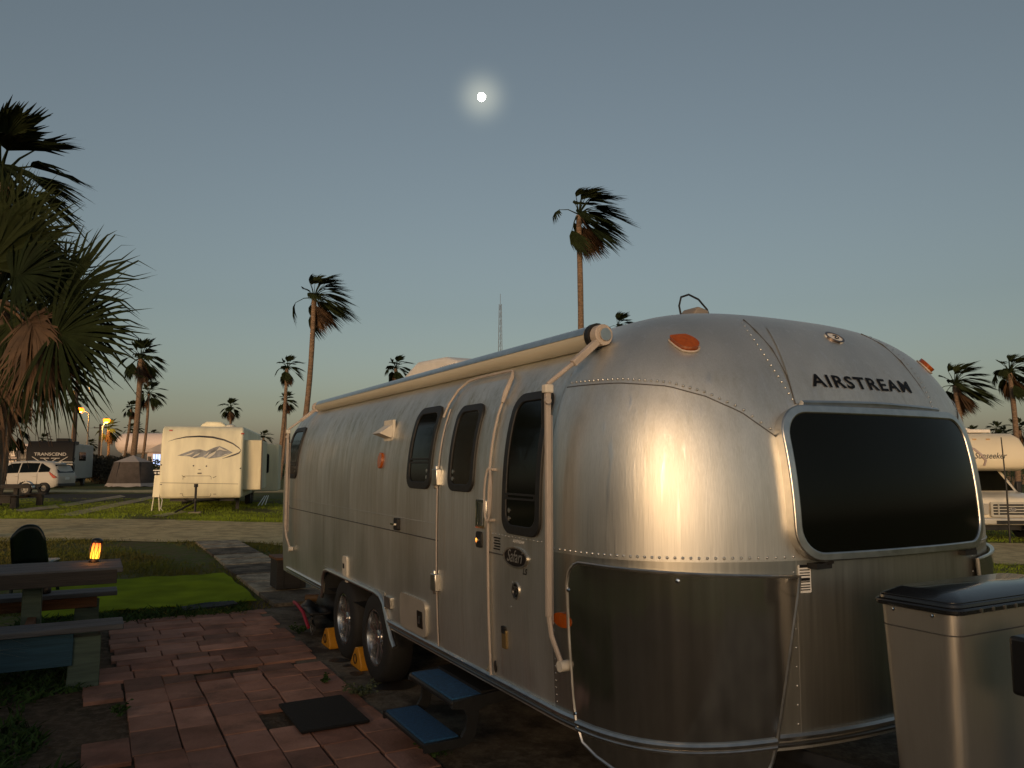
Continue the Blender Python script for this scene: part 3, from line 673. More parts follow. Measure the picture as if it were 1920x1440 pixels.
# roof things
WPL = M('roof_white_plastic', (.72, .68, .62), .5, var=.06)
m = MB(); m.prism([(-.9, 0), (-.78, .17), (-.5, .24), (.15, .27), (.5, .17), (.62, 0)], lambda y, z: (-.36, y + 1.5, ZT - .03 + z), lambda y, z: (.36, y + 1.5, ZT - .03 + z)); ac = m.build('roof_air_conditioner', WPL, T, bevel=.05, seg=3)
m = MB()
for k in range(7): m.box((-.37, .70 + k * .05, ZT + .06), (.012, .018, .10))
m.build('grille', SEAM, ac)
m = MB(); m.prism(rrect(0, 0, .30, .25, .06, 3), lambda x, y: (x + .10, y - 1.9, ZT - .02), lambda x, y: (x * .85 + .10, y * .85 - 1.9, ZT + .065)); m.build('roof_vent', WPL, T, bevel=.015)
m = MB(); m.prism([(-.07, 0), (.07, 0), (.055, .11), (-.02, .125), (-.065, .07)], lambda x, z: (-.26 + x, -2.35, 2.335 + z), lambda x, z: (-.26 + x, -2.22, 2.335 + z)); m.build('antenna_crank', M('grey_plastic', (.22, .19, .16), .5), T, bevel=.012)
m = MB(); m.tube([(-.345 + x, -2.3, 2.31 + z) for x, z in ((0, 0), (-.012, .07), (-.03, .15), (-.015, .20), (.04, .22), (.11, .20), (.17, .15), (.20, .08), (.205, 0))], .006, 6); m.build('antenna_cable', BLACK, T)
# tongue: gas bottle cover, jack
def cover(name, z0, z1, k0, k1, mat, parent, bevel=0):
    p0 = rrect(-.14, -3.71, .41 - k0, .155 - k0, .05, 6); p1 = rrect(-.14, -3.71, .41 - k1, .155 - k1, .05, 6); q = MB(); n = len(p0)
    q.add([(x, y, z0) for x, y in p0] + [(x, y, z1) for x, y in p1], [tuple(range(n))[::-1], tuple(range(n, 2 * n))] + [(i, (i + 1) % n, n + (i + 1) % n, n + i) for i in range(n)])
    return q.build(name, mat, parent, bevel=bevel)
tcv = cover('gas_bottle_cover', .40, 1.092, .030, .004, BRUSH, T)
cover('cover_band', 1.010, 1.015, .0055, .0052, SEAM, tcv)
LIDM = M('black_lid', (.012, .013, .015), .22, coat=.4)
cover('cover_lid', 1.085, 1.106, -.012, -.012, LIDM, tcv, .006); cover('lid_step', 1.106, 1.122, -.004, .0, LIDM, tcv, .004); cover('lid_top', 1.122, 1.150, .0, .05, LIDM, tcv, .008)
for k in range(9):
    q = MB(); q.box((-.42 + k * .07, -3.879, 1.094), (.006, .004, .018)); q.build('lid_rib', ALU, tcv)
for yy in (-3.63, -3.78):
    q = MB(); q.lathe([(.008, 0), (.006, .004), (.001, .006)], 8, Matrix.Rotation(-pi / 2, 3, 'Y')); q.v = [(x - .546, y + yy, z + 1.072) for x, y, z in q.v]; q.build('screw', CHROME, tcv)
q = MB(); q.box((-.50, -4.13, .975), (.20, .14, .18)); q.box((-.48, -4.13, 1.075), (.12, .10, .03)); q.tube([(-.47, -4.13, .0), (-.47, -4.13, .90)], .05, 12); q.box((-.24, -4.13, .42), (.5, .07, .09)); jk = q.build('tongue_jack', M('jack_black', (.01, .01, .011), .4), T, bevel=.012)
q = MB(); q.lathe([(.024, 0), (.024, .010), (.016, .016), (.001, .017)], 14); q.v = [(x - .48, y - 4.13, z + 1.09) for x, y, z in q.v]; q.build('jack_cap', CHROME, jk)
q = MB(); q.tube([(-.66, -3.55, .41), (-.64, -3.59, .43), (-.61, -3.61, .41), (-.64, -3.64, .40), (-.60, -3.67, .43), (-.57, -3.65, .41)], .004, 5); q.build('hitch_clip', CHROME, T)
q = MB(); q.box((-.12, -3.71, .385), (.86, .36, .03)); q.build('bottle_tray', BLACK, T)

# fold-out entry step under the door
def stp(w0, w1, z, nm, par):
    q = MB(); q.box(((w0 + w1) / 2 - W0 - X0, 4.075 - AC, z), (w1 - w0, .62, .03)); return q
st = stp(1.54, 1.755, .175, 'step', T).build('entry_step', BLACK, T, bevel=.01)
q = stp(1.69, 1.92, .365, '', T); q.build('step_platform', BLACK, st, bevel=.01)
for w0, w1, z in ((1.548, 1.742, .193), (1.70, 1.915, .383)):
    q = MB(); q.box(((w0 + w1) / 2 - W0 - X0, 4.075 - AC, z), (w1 - w0, .58, .014)); q.build('step_tread', M('blue_carpet', (.012, .07, .16), .95, var=.3, scale=60, bump=.5, bscale=200), st, bevel=.006)
for a_ in (3.768, 4.382):
    q = MB(); q.prism([(1.54, .150), (1.76, .150), (1.80, .165), (1.825, .20), (1.835, .26), (1.845, .32), (1.88, .335), (2.2, .36), (2.2, .42), (1.70, .38), (1.69, .345), (1.755, .335), (1.775, .30), (1.77, .235), (1.745, .195), (1.54, .19)], lambda w_, z: (w_ - W0 - X0, a_ - AC - .012, z), lambda w_, z: (w_ - W0 - X0, a_ - AC + .012, z)); q.build('step_bracket', BLACK, st)
for w_, z in ((2.02, .38),): q = MB(); q.box((w_ - W0 - X0, 4.075 - AC, z), (.30, .58, .05)); q.build('step_box', BLACK, st)

# ------------------------------------------------------------------ moon
m = MB(); r_ = 3000 * 7.0 / F_PX; m.lathe([(r_ * sin(pi * i / 12) + .001, r_ * cos(pi * i / 12)) for i in range(13)], 24)
mo = m.build('moon', M('moonlight', (1, 1, 1), .9, emit=((1, .97, .86), 30)), smooth=80); mo.location = V((0, 0, EYE)) + MOON_DIR * 3000
tag(mo, 'bright nearly full moon high in the dusk sky', 'moon')

# ------------------------------------------------------------------ palms
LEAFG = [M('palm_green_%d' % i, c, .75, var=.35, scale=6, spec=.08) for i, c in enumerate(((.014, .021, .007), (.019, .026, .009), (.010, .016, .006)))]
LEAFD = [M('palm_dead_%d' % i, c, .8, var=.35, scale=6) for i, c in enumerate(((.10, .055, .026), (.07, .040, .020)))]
BARK = M('palm_bark', (.17, .115, .075), .9, var=.4, scale=6, stretch=(1, 1, 3), bump=.8, bscale=14)
WIND = V((1, .15, 0))
def frond_geo(mb, rnd, az, el, pet, rad, nleaf, spread, wind, droop, seg=3, lw=None, fold=.25):
    d = V((cos(az) * cos(el), sin(az) * cos(el), sin(el)))
    d = (d + WIND * wind * .55).normalized()
    side = d.cross(V((0, 0, 1))); side = side.normalized() if side.length > 1e-3 else V((1, 0, 0))
    up = side.cross(d)
    mid = d * pet * .55 + V((0, 0, pet * .05)); c = d * pet + V((0, 0, -droop * pet * .18))
    mb.tube([V((0, 0, 0)), mid, c], [.028 * rad + .008, .018 * rad + .006, .010 * rad + .005], 4, False)
    d2 = (c - mid).normalized(); d2 = (d2 + V((0, 0, -droop * .35)) + WIND * wind * .35).normalized()
    side = (side - d2 * side.dot(d2)).normalized(); up = side.cross(d2)
    lw = lw or rad * 3.3 * spread / nleaf
    for i in range(nleaf):
        t = (i + .5) / nleaf * 2 - 1; th = t * spread * rnd.uniform(.95, 1.05)
        L = rad * (1 - .28 * abs(t) ** 1.6) * rnd.uniform(.86, 1.08)
        dl = d2 * cos(th) + side * sin(th) + up * (fold * abs(sin(th))); dl.normalize()
        across = dl.cross(up); across = across.normalized()
        tw = rnd.uniform(-.5, .5); across = (across * cos(tw) + up * sin(tw))
        pts = []; 
        for k in range(seg + 1):
            s = k / seg; bend = s * s * L
            p = c + dl * (L * s) + V((0, 0, -1)) * bend * (.18 + droop * .35) * rnd.uniform(.8, 1.2) + WIND * (wind * bend * .55)
            w = lw * (.35 + 1.0 * s if s < .45 else .80 * (1 - (s - .45) / .55) ** .75 + .04) * .55
            pts.append((p - across * w, p + across * w))
        b = len(mb.v)
        for q in pts: mb.v += [tuple(q[0]), tuple(q[1])]
        for k in range(seg): mb.f.append((b + 2 * k, b + 2 * k + 1, b + 2 * k + 3, b + 2 * k + 2))
def palm_fronds(seed, n_green, n_dead, rad, pet, wind, nleaf=20, spread=1.15, seg=3):
    rnd = random.Random(seed); res = []
    for i in range(n_green):
        t = i / max(1, n_green - 1); el = R(86 - 122 * t + rnd.uniform(-9, 9)); az = i * 2.399 + rnd.uniform(-.3, .3); wd = wind * (.65 + .5 * t)
        mb = MB(); frond_geo(mb, rnd, az, el, pet * rnd.uniform(.75, 1.1), rad * rnd.uniform(.8, 1.1), nleaf, spread * rnd.uniform(.6, 1.0) * (1 - .25 * wind), wd, .25 + .6 * t, seg)
        res.append(('frond', mb, rnd.choice(LEAFG)))
    for i in range(n_dead):
        el = R(-52 - 30 * rnd.random()); az = i * 2.399 + rnd.uniform(-.4, .4); mb = MB()
        frond_geo(mb, rnd, az, el, pet * rnd.uniform(.45, .8), rad * rnd.uniform(.7, .95), nleaf, spread * .55, wind * .7, .9, seg, fold=.5)
        res.append(('dead_frond', mb, rnd.choice(LEAFD)))
    return res
TEMPL = {}
def template(key, *a, **k):
    if key not in TEMPL: TEMPL[key] = [(n, mb.build(n, mt, mesh_only=True, smooth=0), mt) for n, mb, mt in palm_fronds(*a, **k)]
    return TEMPL[key]
def trunk(parent, p0, p1, r0, r1, bow, name='trunk'):
    m = MB(); k = 12; pts = []; rs = []
    for i in range(k + 1):
        t = i / k; p = V(p0).lerp(V(p1), t) + bow * sin(pi * t); pts.append(p); rs.append((r0 + (r1 - r0) * t ** .6) * (1 + .04 * (i % 2)))
    m.tube(pts, rs, 10); return m.build(name, BARK, parent)
GREENS = {}
def palm(label, top, r, tmpl, detailed=True, lean=(0, 0), tr=.17, group='palms around the campground', bow=.15, joined_key=None, zrot=0):
    """top: world position of the crown centre; the foot stands on the ground below it"""
    gx, gy = top.x + lean[0], top.y + lean[1]; e = empty('palm_tree', (gx, gy, H(gx, gy))); tag(e, label, 'palm tree', group)
    lt = top - e.location; trunk(e, (0, 0, -.1), lt + V((0, 0, -.05)), tr, tr * .72, V((bow, 0, 0)))
    s = r
    if detailed:
        for n, me, mt in tmpl:
            o = bpy.data.objects.new(n, me); COL.objects.link(o); o.parent = e; o.location = lt; o.scale = (s, s, s); o.rotation_euler = (0, 0, zrot)
    else:
        for nm, want in (('crown', 'frond'), ('dead_skirt', 'dead_frond')):
            k2 = (id(tmpl), nm)
            if k2 not in GREENS:
                mb = MB()
                for n, me, mt in tmpl:
                    if n == want: mb.add([v.co for v in me.vertices], [tuple(p.vertices) for p in me.polygons])
                GREENS[k2] = mb.build(nm, (LEAFG if nm == 'crown' else LEAFD)[0], mesh_only=True, smooth=0) if mb.v else None
            if GREENS[k2]:
                o = bpy.data.objects.new(nm, GREENS[k2]); COL.objects.link(o); o.parent = e; o.location = lt; o.scale = (s, s, s); o.rotation_euler = (0, 0, zrot)
    return e
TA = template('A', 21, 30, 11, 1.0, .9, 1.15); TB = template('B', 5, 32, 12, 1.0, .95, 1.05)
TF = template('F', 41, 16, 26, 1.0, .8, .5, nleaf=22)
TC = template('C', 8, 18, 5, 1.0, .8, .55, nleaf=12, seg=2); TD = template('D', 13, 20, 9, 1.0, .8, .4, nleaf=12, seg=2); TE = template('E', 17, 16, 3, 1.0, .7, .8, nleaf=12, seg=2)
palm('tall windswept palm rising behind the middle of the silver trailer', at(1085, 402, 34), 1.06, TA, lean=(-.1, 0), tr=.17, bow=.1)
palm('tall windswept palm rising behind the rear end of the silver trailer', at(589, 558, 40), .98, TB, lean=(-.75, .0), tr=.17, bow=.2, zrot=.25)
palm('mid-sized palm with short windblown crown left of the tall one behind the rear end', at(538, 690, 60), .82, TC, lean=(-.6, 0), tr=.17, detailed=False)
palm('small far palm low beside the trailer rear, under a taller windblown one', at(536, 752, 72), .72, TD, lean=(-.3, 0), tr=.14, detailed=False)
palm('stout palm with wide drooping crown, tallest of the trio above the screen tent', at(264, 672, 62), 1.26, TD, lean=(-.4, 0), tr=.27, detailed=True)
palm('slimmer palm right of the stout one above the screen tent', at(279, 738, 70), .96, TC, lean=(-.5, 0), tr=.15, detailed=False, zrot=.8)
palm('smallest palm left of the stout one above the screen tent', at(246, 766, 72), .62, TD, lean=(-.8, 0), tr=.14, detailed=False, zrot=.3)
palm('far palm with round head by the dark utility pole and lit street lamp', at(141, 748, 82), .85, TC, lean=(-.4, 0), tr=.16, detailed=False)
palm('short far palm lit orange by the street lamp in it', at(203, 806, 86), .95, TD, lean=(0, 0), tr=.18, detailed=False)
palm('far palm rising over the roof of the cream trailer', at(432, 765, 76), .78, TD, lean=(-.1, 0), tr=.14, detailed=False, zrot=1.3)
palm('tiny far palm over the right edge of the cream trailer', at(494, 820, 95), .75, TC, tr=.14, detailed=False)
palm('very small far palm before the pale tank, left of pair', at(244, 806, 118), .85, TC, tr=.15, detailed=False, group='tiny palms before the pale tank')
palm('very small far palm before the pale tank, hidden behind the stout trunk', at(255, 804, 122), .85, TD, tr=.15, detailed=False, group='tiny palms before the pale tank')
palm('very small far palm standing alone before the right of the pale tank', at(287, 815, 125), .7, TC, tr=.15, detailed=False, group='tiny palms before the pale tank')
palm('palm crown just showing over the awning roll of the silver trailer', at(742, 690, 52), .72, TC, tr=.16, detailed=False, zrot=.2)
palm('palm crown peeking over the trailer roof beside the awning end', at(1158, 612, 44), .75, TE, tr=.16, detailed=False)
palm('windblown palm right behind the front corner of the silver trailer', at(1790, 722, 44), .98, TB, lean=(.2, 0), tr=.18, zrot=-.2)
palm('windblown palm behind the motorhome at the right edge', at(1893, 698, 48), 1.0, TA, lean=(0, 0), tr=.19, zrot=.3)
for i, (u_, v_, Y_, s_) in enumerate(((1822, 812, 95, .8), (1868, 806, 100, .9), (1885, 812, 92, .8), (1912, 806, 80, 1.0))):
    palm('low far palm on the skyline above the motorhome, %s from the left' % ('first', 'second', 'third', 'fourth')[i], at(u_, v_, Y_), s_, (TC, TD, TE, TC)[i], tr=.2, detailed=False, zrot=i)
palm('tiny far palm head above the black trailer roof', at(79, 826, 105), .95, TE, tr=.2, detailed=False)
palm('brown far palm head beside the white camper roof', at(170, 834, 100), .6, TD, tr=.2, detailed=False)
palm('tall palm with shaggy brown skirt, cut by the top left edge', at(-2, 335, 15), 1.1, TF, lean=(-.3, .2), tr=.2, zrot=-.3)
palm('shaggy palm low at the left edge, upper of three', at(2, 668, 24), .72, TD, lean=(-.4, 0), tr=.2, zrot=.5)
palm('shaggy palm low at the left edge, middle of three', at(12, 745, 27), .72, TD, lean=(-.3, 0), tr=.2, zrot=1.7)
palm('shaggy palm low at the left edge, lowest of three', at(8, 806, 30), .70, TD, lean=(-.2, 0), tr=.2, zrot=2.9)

# near fan palm on the left
rnd = random.Random(77)
c0 = at(-6, 565, 8.6); np_ = empty('palm_tree', (c0.x - .25, c0.y + .1, 0)); tag(np_, 'near fan palm with stiff green fronds filling the left edge', 'palm tree', 'palms around the campground')
lt = c0 - np_.location; trunk(np_, (0, 0, -.05), lt, .2, .17, V((.08, 0, 0)))
specs = [(at(60, 640, 8.2), .95, 0), (at(118, 560, 8.3), 1.15, 0), (at(100, 625, 7.9), 1.18, 0), (at(40, 470, 8.5), 1.0, 0), (at(62, 620, 8.8), .8, 1), (at(20, 640, 8.5), .6, 1), (at(-40, 480, 8.4), 1.0, 0), (at(0, 420, 8.9), .9, 0),
         (at(-70, 600, 8.3), 1.0, 0), (at(-30, 680, 8.2), .9, 1), (at(20, 560, 9.1), .95, 0), (at(-60, 540, 9.2), .9, 0), (at(90, 600, 8.9), .9, 0), (at(25, 520, 8.1), .85, 0), (at(0, 650, 8.8), .8, 1), (at(-90, 660, 8.6), .8, 1), (at(70, 545, 8.7), 1.0, 0), (at(85, 660, 8.4), 1.0, 0), (at(40, 660, 8.6), .6, 1), (at(75, 640, 8.1), .55, 1), (at(55, 600, 8.0), .5, 1), (at(-10, 500, 8.2), 1.0, 0), (at(50, 590, 9.0), 1.0, 0), (at(10, 610, 8.4), .9, 0), (at(130, 610, 8.6), .9, 0), (at(30, 430, 8.9), .9, 0)]
DIRS = [None] * 20
ang = [(-.35, -.5), (.25, .55), (-.1, -.15), (.15, .9), (-.5, -.95), (-.3, -.75), (.4, 2.6), (.5, 1.2), (-.2, 3.0), (-.5, -1.8), (.3, .8), (.3, 2.2), (-.2, -.35), (.2, .3), (-.5, -1.2), (-.6, -2.2), (.2, .65), (-.3, -.6), (-.5, -1.1), (-.5, -1.3), (-.4, -.9), (.3, 1.5), (0, .1), (-.2, -.9), (-.1, -.05), (.3, 1.0)]
for (c_, rad, dead), (tilt, ang_) in zip(specs, ang):
    # each frond: fan centred at c_, opening in the direction ang_ (in the upright plane), leaning by tilt
    mb = MB(); b0 = lt; c1 = c_ - np_.location
    mb.tube([b0, b0.lerp(c1, .5) + V((0, 0, .06)), c1], [.022, .016, .011], 5, False)
    d2 = V((cos(ang_), -.25 + tilt * .3, sin(ang_))).normalized(); nn_ = V((.15, -1, .25 + tilt)).normalized(); side = d2.cross(nn_).normalized(); up = side.cross(d2)
    n = 38
    for i in range(n):
        t = (i + .5) / n * 2 - 1; th = t * 1.75; L = rad * (1 - .22 * abs(t) ** 2) * rnd.uniform(.88, 1.08) * .92
        dl = (d2 * cos(th) + side * sin(th) + up * (.22 * abs(sin(th)) + rnd.uniform(-.06, .06))).normalized(); across = dl.cross(up).normalized(); tw = rnd.uniform(-.6, .6); across = across * cos(tw) + up * sin(tw)
        base = c1 + d2 * .10 * cos(th); pts = []
        for k in range(6):
            s_ = k / 5; p = base + dl * (L * s_) + V((0, 0, -1)) * (L * s_ ** 2.4 * (.22 if not dead else .6) * rnd.uniform(.6, 1.4)) + WIND * (L * s_ ** 2 * .08)
            w_ = (.030 * (.4 + 1.2 * s_) if s_ < .5 else .030 * (1 - (s_ - .5) / .52)) * .75
            pts.append((p - across * w_, p + across * w_))
        b_ = len(mb.v)
        for q in pts: mb.v += [tuple(q[0]), tuple(q[1])]
        for k in range(5): mb.f.append((b_ + 2 * k, b_ + 2 * k + 1, b_ + 2 * k + 3, b_ + 2 * k + 2))
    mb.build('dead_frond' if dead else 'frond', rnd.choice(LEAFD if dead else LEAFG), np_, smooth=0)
mb = MB()
for i in range(14):                                             # dry flower stalks and hanging fibre
    a_ = rnd.uniform(-1.2, 1.2); p0 = lt + V((rnd.uniform(-.2, .25), rnd.uniform(-.3, .1), -.15)); pts = [p0]
    for k in range(5): pts.append(pts[-1] + V((sin(a_ + k * .3) * .13, rnd.uniform(-.05, .05), -.20 - .05 * k)))
    mb.tube(pts, [.010, .008, .007, .006, .005, .004], 4, False)
tag(mb.build('dry_stalks', LEAFD[1], np_, smooth=0), kind='stuff')

# ------------------------------------------------------------------ grass and low plants
def blades(name, spots, mat, hmin, hmax, wid, seed, label, parent=None, lean=.5, kind='stuff', onground=True):
    rnd = random.Random(seed); vs = []; fs = []
    for x, y in spots:
        h = rnd.uniform(hmin, hmax); a_ = rnd.uniform(0, 2 * pi); w_ = wid * rnd.uniform(.6, 1.3); dx, dy = cos(a_) * w_, sin(a_) * w_; lx, ly = rnd.gauss(0, lean) * h + .15 * h, rnd.gauss(0, lean) * h
        z = H(x, y) if onground else 0; b_ = len(vs)
        vs += [(x - dx, y - dy, z), (x + dx, y + dy, z), (x + lx * .5 + dx * .7, y + ly * .5 + dy * .7, z + h * .62), (x + lx, y + ly, z + h)]; fs.append((b_, b_ + 1, b_ + 2, b_ + 3))
    me = bpy.data.meshes.new(name); me.from_pydata(vs, [], fs); me.materials.append(mat); o = bpy.data.objects.new(name, me); COL.objects.link(o)
    if parent: o.parent = parent
    return tag(o, label, kind=kind)
GRS = M('grass_blade', (.11, .13, .022), .8, spec=.1, var=.5, scale=.6, col2=(.11, .095, .03)); GRL = M('lush_grass', (.20, .27, .025), .8, spec=.1, var=.4, scale=.8); CLV = M('clover_leaf', (.035, .065, .018), .8, spec=.1, var=.5, scale=4)
rnd = random.Random(9)
def noise2(x, y): return sin(x * 1.3 + sin(y * .9) * 1.7) + sin(y * 1.7 + sin(x * 1.1)) + .6 * sin(x * 3.7 + y * 2.9)
sp = []
while len(sp) < 26000:
    y = rnd.uniform(8.3, 15.5); x = rnd.uniform(-.70 * y - .5, -1.6)
    w_, a_ = x * NX.x + y * NX.y, x * DY.x + y * DY.y
    if (1.83 < w_ < 2.66 and a_ > 8.9) or (-.42 < w_ < 1.78 and 9.4 < a_ < 11.95) or (w_ > 1.5 and a_ < 8.9): continue
    if noise2(x, y) < rnd.uniform(-1.6, .8): continue
    sp.append((x, y))
blades('lawn_grass', sp, GRS, .02, .07, .006, 1, 'short patchy brownish lawn between the patio and the road')
sp = []
while len(sp) < 52000:
    y = 20.5 + 12 * rnd.random() ** 1.3; x = rnd.uniform(-.70 * y, -2)
    if noise2(x * .7, y * .7) < rnd.uniform(-2.2, .2): continue
    sp.append((x, y))
blades('lawn_grass', sp, GRL, .02, .06, .006, 2, 'bright green grass strip along the far side of the road')
sp = []
while len(sp) < 16000:
    y = rnd.uniform(11, 30); x = rnd.uniform(.5 * y, .78 * y)
    if 15.1 < y < 20.8: continue
    sp.append((x, y))
blades('lawn_grass', sp, GRL, .02, .07, .006, 3, 'green grass around the motorhome on the right')
sp = []
while len(sp) < 20000:                                          # clover and weeds on the near left
    w_ = rnd.uniform(-2.4, .30); a_ = rnd.uniform(2.6, 8.6); p = loc(w_, a_)
    edge = .02 + .22 * sin(a_ * 2.3) * .4 - max(0, (4.9 - a_)) * -.35
    if w_ > edge and not (a_ < 4.3 and w_ < .55): continue
    if (4.85 < a_ < 6.35 and w_ > -.24 + .08 * sin(a_ * 5)) or noise2(p.x * 2, p.y * 2) < rnd.uniform(-2.4, -.2): continue
    sp.append((p.x, p.y))
blades('clover', sp, CLV, .02, .075, .014, 4, 'low dark clover covering the near left corner', lean=.9)
sp = []
for i in range(2600):
    a_ = rnd.uniform(8.75, 9.4); w_ = rnd.uniform(-.6, 1.6); p = loc(w_, a_); sp.append((p.x, p.y))
blades('weeds', sp, CLV, .02, .08, .011, 6, 'dark weeds between the pavers and the green mat', lean=.8)
def weed(label, p, r, n, seed, mat=None):
    rnd = random.Random(seed); mb = MB(); z0 = H(p.x, p.y)
    for i in range(n):
        a_ = rnd.uniform(0, 2 * pi); l = r * rnd.uniform(.4, 1); q = V((cos(a_) * l, sin(a_) * l, rnd.uniform(.02, .09))); mb.tube([(0, 0, 0), q * .6 + V((0, 0, .03)), q], .0022, 3, False)
        for k in range(5):
            s_ = rnd.uniform(.4, 1.05); c_ = q * s_ + V((rnd.uniform(-.015, .015), rnd.uniform(-.015, .015), .01)); u_ = V((rnd.uniform(-1, 1), rnd.uniform(-1, 1), rnd.uniform(-.3, .6))).normalized() * .014; w_ = u_.orthogonal().normalized() * .008
            mb.add([c_ - u_, c_ - w_, c_ + u_, c_ + w_], [(0, 1, 2, 3)])
    o = mb.build('weed', mat or CLV, smooth=0); o.location = (p.x, p.y, z0 + .02); tag(o, label, 'weed'); return o
weed('leafy weed growing between doormat and entry step', gnd(678, 1312), .14, 26, 1, M('weed_leaf', (.06, .075, .03), .7))
weed('small weed in the paver joint by the lower step', gnd(812, 1428), .09, 14, 2)
weed('weed tuft against the bench end of the pavers', gnd(225, 1350), .08, 16, 3)
weed('tiny weed tuft on a paver left of the front wheel', gnd(607, 1289), .035, 10, 4)
weed('dark weed patch on the concrete before the rear wheel', gnd(560, 1193), .10, 20, 5)
# ornamental grass at the left edge
mb = MB(); rnd = random.Random(31); pc = gnd(8, 1120)
for i in range(150):
    a_ = rnd.uniform(0, 2 * pi); l = rnd.uniform(.7, 1.35); sp_ = rnd.uniform(.1, .75); d_ = V((cos(a_), sin(a_), 0)); w_ = V((-sin(a_), cos(a_), 0)) * .007; pts = []
    for k in range(7):
        t = k / 6; pts.append(d_ * (.05 + sp_ * t ** 1.6) + V((0, 0, l * (t - .55 * t ** 3 * (sp_ + .3)))))
    b_ = len(mb.v)
    for k, p in enumerate(pts): ww = w_ * (1 - k / 6.3); mb.v += [tuple(p - ww), tuple(p + ww)]
    for k in range(6): mb.f.append((b_ + 2 * k, b_ + 2 * k + 1, b_ + 2 * k + 3, b_ + 2 * k + 2))
og = mb.build('ornamental_grass', M('dry_grass', (.17, .13, .06), .8, var=.4, scale=3), smooth=0); og.location = loc(-.98, 6.05); tag(og, 'clump of dry arching grass by the picnic table', 'plant')

# unseen leafy screen, added behind the photographer to shade trailer and patio
def leafmass(name, boxfn, n, size, mat, parent, seed):
    rnd = random.Random(seed); vs = []; fs = []
    for i in range(n):
        p = boxfn(rnd); u_ = V((rnd.gauss(0, 1), rnd.gauss(0, 1), rnd.gauss(0, 1))).normalized() * size * rnd.uniform(.6, 1.3); w_ = u_.orthogonal().normalized() * size * rnd.uniform(.3, .6); b_ = len(vs)
        vs += [p - u_, p - w_, p + u_, p + w_]; fs.append((b_, b_ + 1, b_ + 2, b_ + 3))
    me = bpy.data.meshes.new(name); me.from_pydata([tuple(v) for v in vs], [], fs); me.materials.append(mat); o = bpy.data.objects.new(name, me); COL.objects.link(o); o.parent = parent; return o
HEDGE = M('hedge_leaf', (.035, .055, .02), .6, var=.4, scale=2)
hd = empty('shade_hedge', loc(-6, 0), TH); tag(hd, 'leafy screen added out of view to cast shade on the pitch', 'shade_hedge')
def hbox(r):
    y = r.uniform(-19, 6.5); top = 2.24 + .24 * (1 - sstep(-7.6, -6.9, y)) + .10 * sin(y * 1.1) + .07 * sin(y * 2.7 + 1) + (.35 * sstep(-.9, .0, y)); return V((r.uniform(-.55, .55), y, top * r.random() ** .75))  # top edge shaped to set where the shade falls on the trailer
leafmass('foliage', hbox, 42000, .15, HEDGE, hd, 1)
m = MB()
for i in range(28): y = -18 + i * .85; m.tube([(0, y, -.05), (.1 * sin(i), y + .15, .9), (.15 * cos(i), y - .1, 1.8)], [.05, .035, .01], 5)
tag(m.build('stems', BARK, hd), kind='stuff')
# scrub beyond the car
def shrub(label, c, rx, ry, h, n, size, seed, mat):
    e = empty('shrub', (c.x, c.y, H(c.x, c.y))); tag(e, label, 'shrub', 'scrub bushes beyond the car')
    rnd0 = random.Random(seed); lobes = [(rnd0.uniform(-.7, .7), rnd0.uniform(-.7, .7), rnd0.uniform(.45, .75), rnd0.uniform(.3, .5)) for _ in range(9)]
    def f(r):
        l = r.choice(lobes); d_ = V((r.gauss(0, 1), r.gauss(0, 1), r.gauss(0, 1))).normalized() * l[3] * r.random() ** .35; return V(((l[0] + d_.x) * rx, (l[1] + d_.y) * ry, max(.02, (l[2] * .8 + d_.z * .8 - .1)) * h))
    leafmass('foliage', f, n, size, mat, e, seed)
    m = MB()
    for i in range(6): m.tube([(rx * .1 * cos(i), ry * .1 * sin(i), -.05), (rx * .4 * cos(i), ry * .4 * sin(i), h * .6)], [.05, .015], 5)
    tag(m.build('stems', BARK, e), kind='stuff')
SCRUB = M('scrub_leaf', (.07, .052, .028), .8, var=.45, scale=1.5)
shrub('broad brown scrub bush between car and screen tent', at(205, 900, 58), 2.6, 2.0, 2.7, 5200, .11, 3, SCRUB)
shrub('lower brown scrub bush just right of the white camper', at(178, 905, 62), 1.6, 1.6, 2.9, 3200, .11, 4, SCRUB)
for i, (u_, Y_, rx, hh) in enumerate(((250, 66, 3.0, 2.3), (300, 75, 3.5, 2.2), (480, 78, 6.0, 1.9), (1835, 70, 4.0, 4.3), (1890, 72, 5.0, 4.6))):
    shrub(('dark bush behind the screen tent', 'dark bush left of the cream trailer', 'low dark bushes behind the cream trailer slide-outs', 'dark trees behind the motorhome, left clump', 'dark trees behind the motorhome, right clump')[i], V((at(u_, 860, Y_).x, Y_, 0)), rx, 2, hh, 3000, .15, 20 + i, HEDGE)

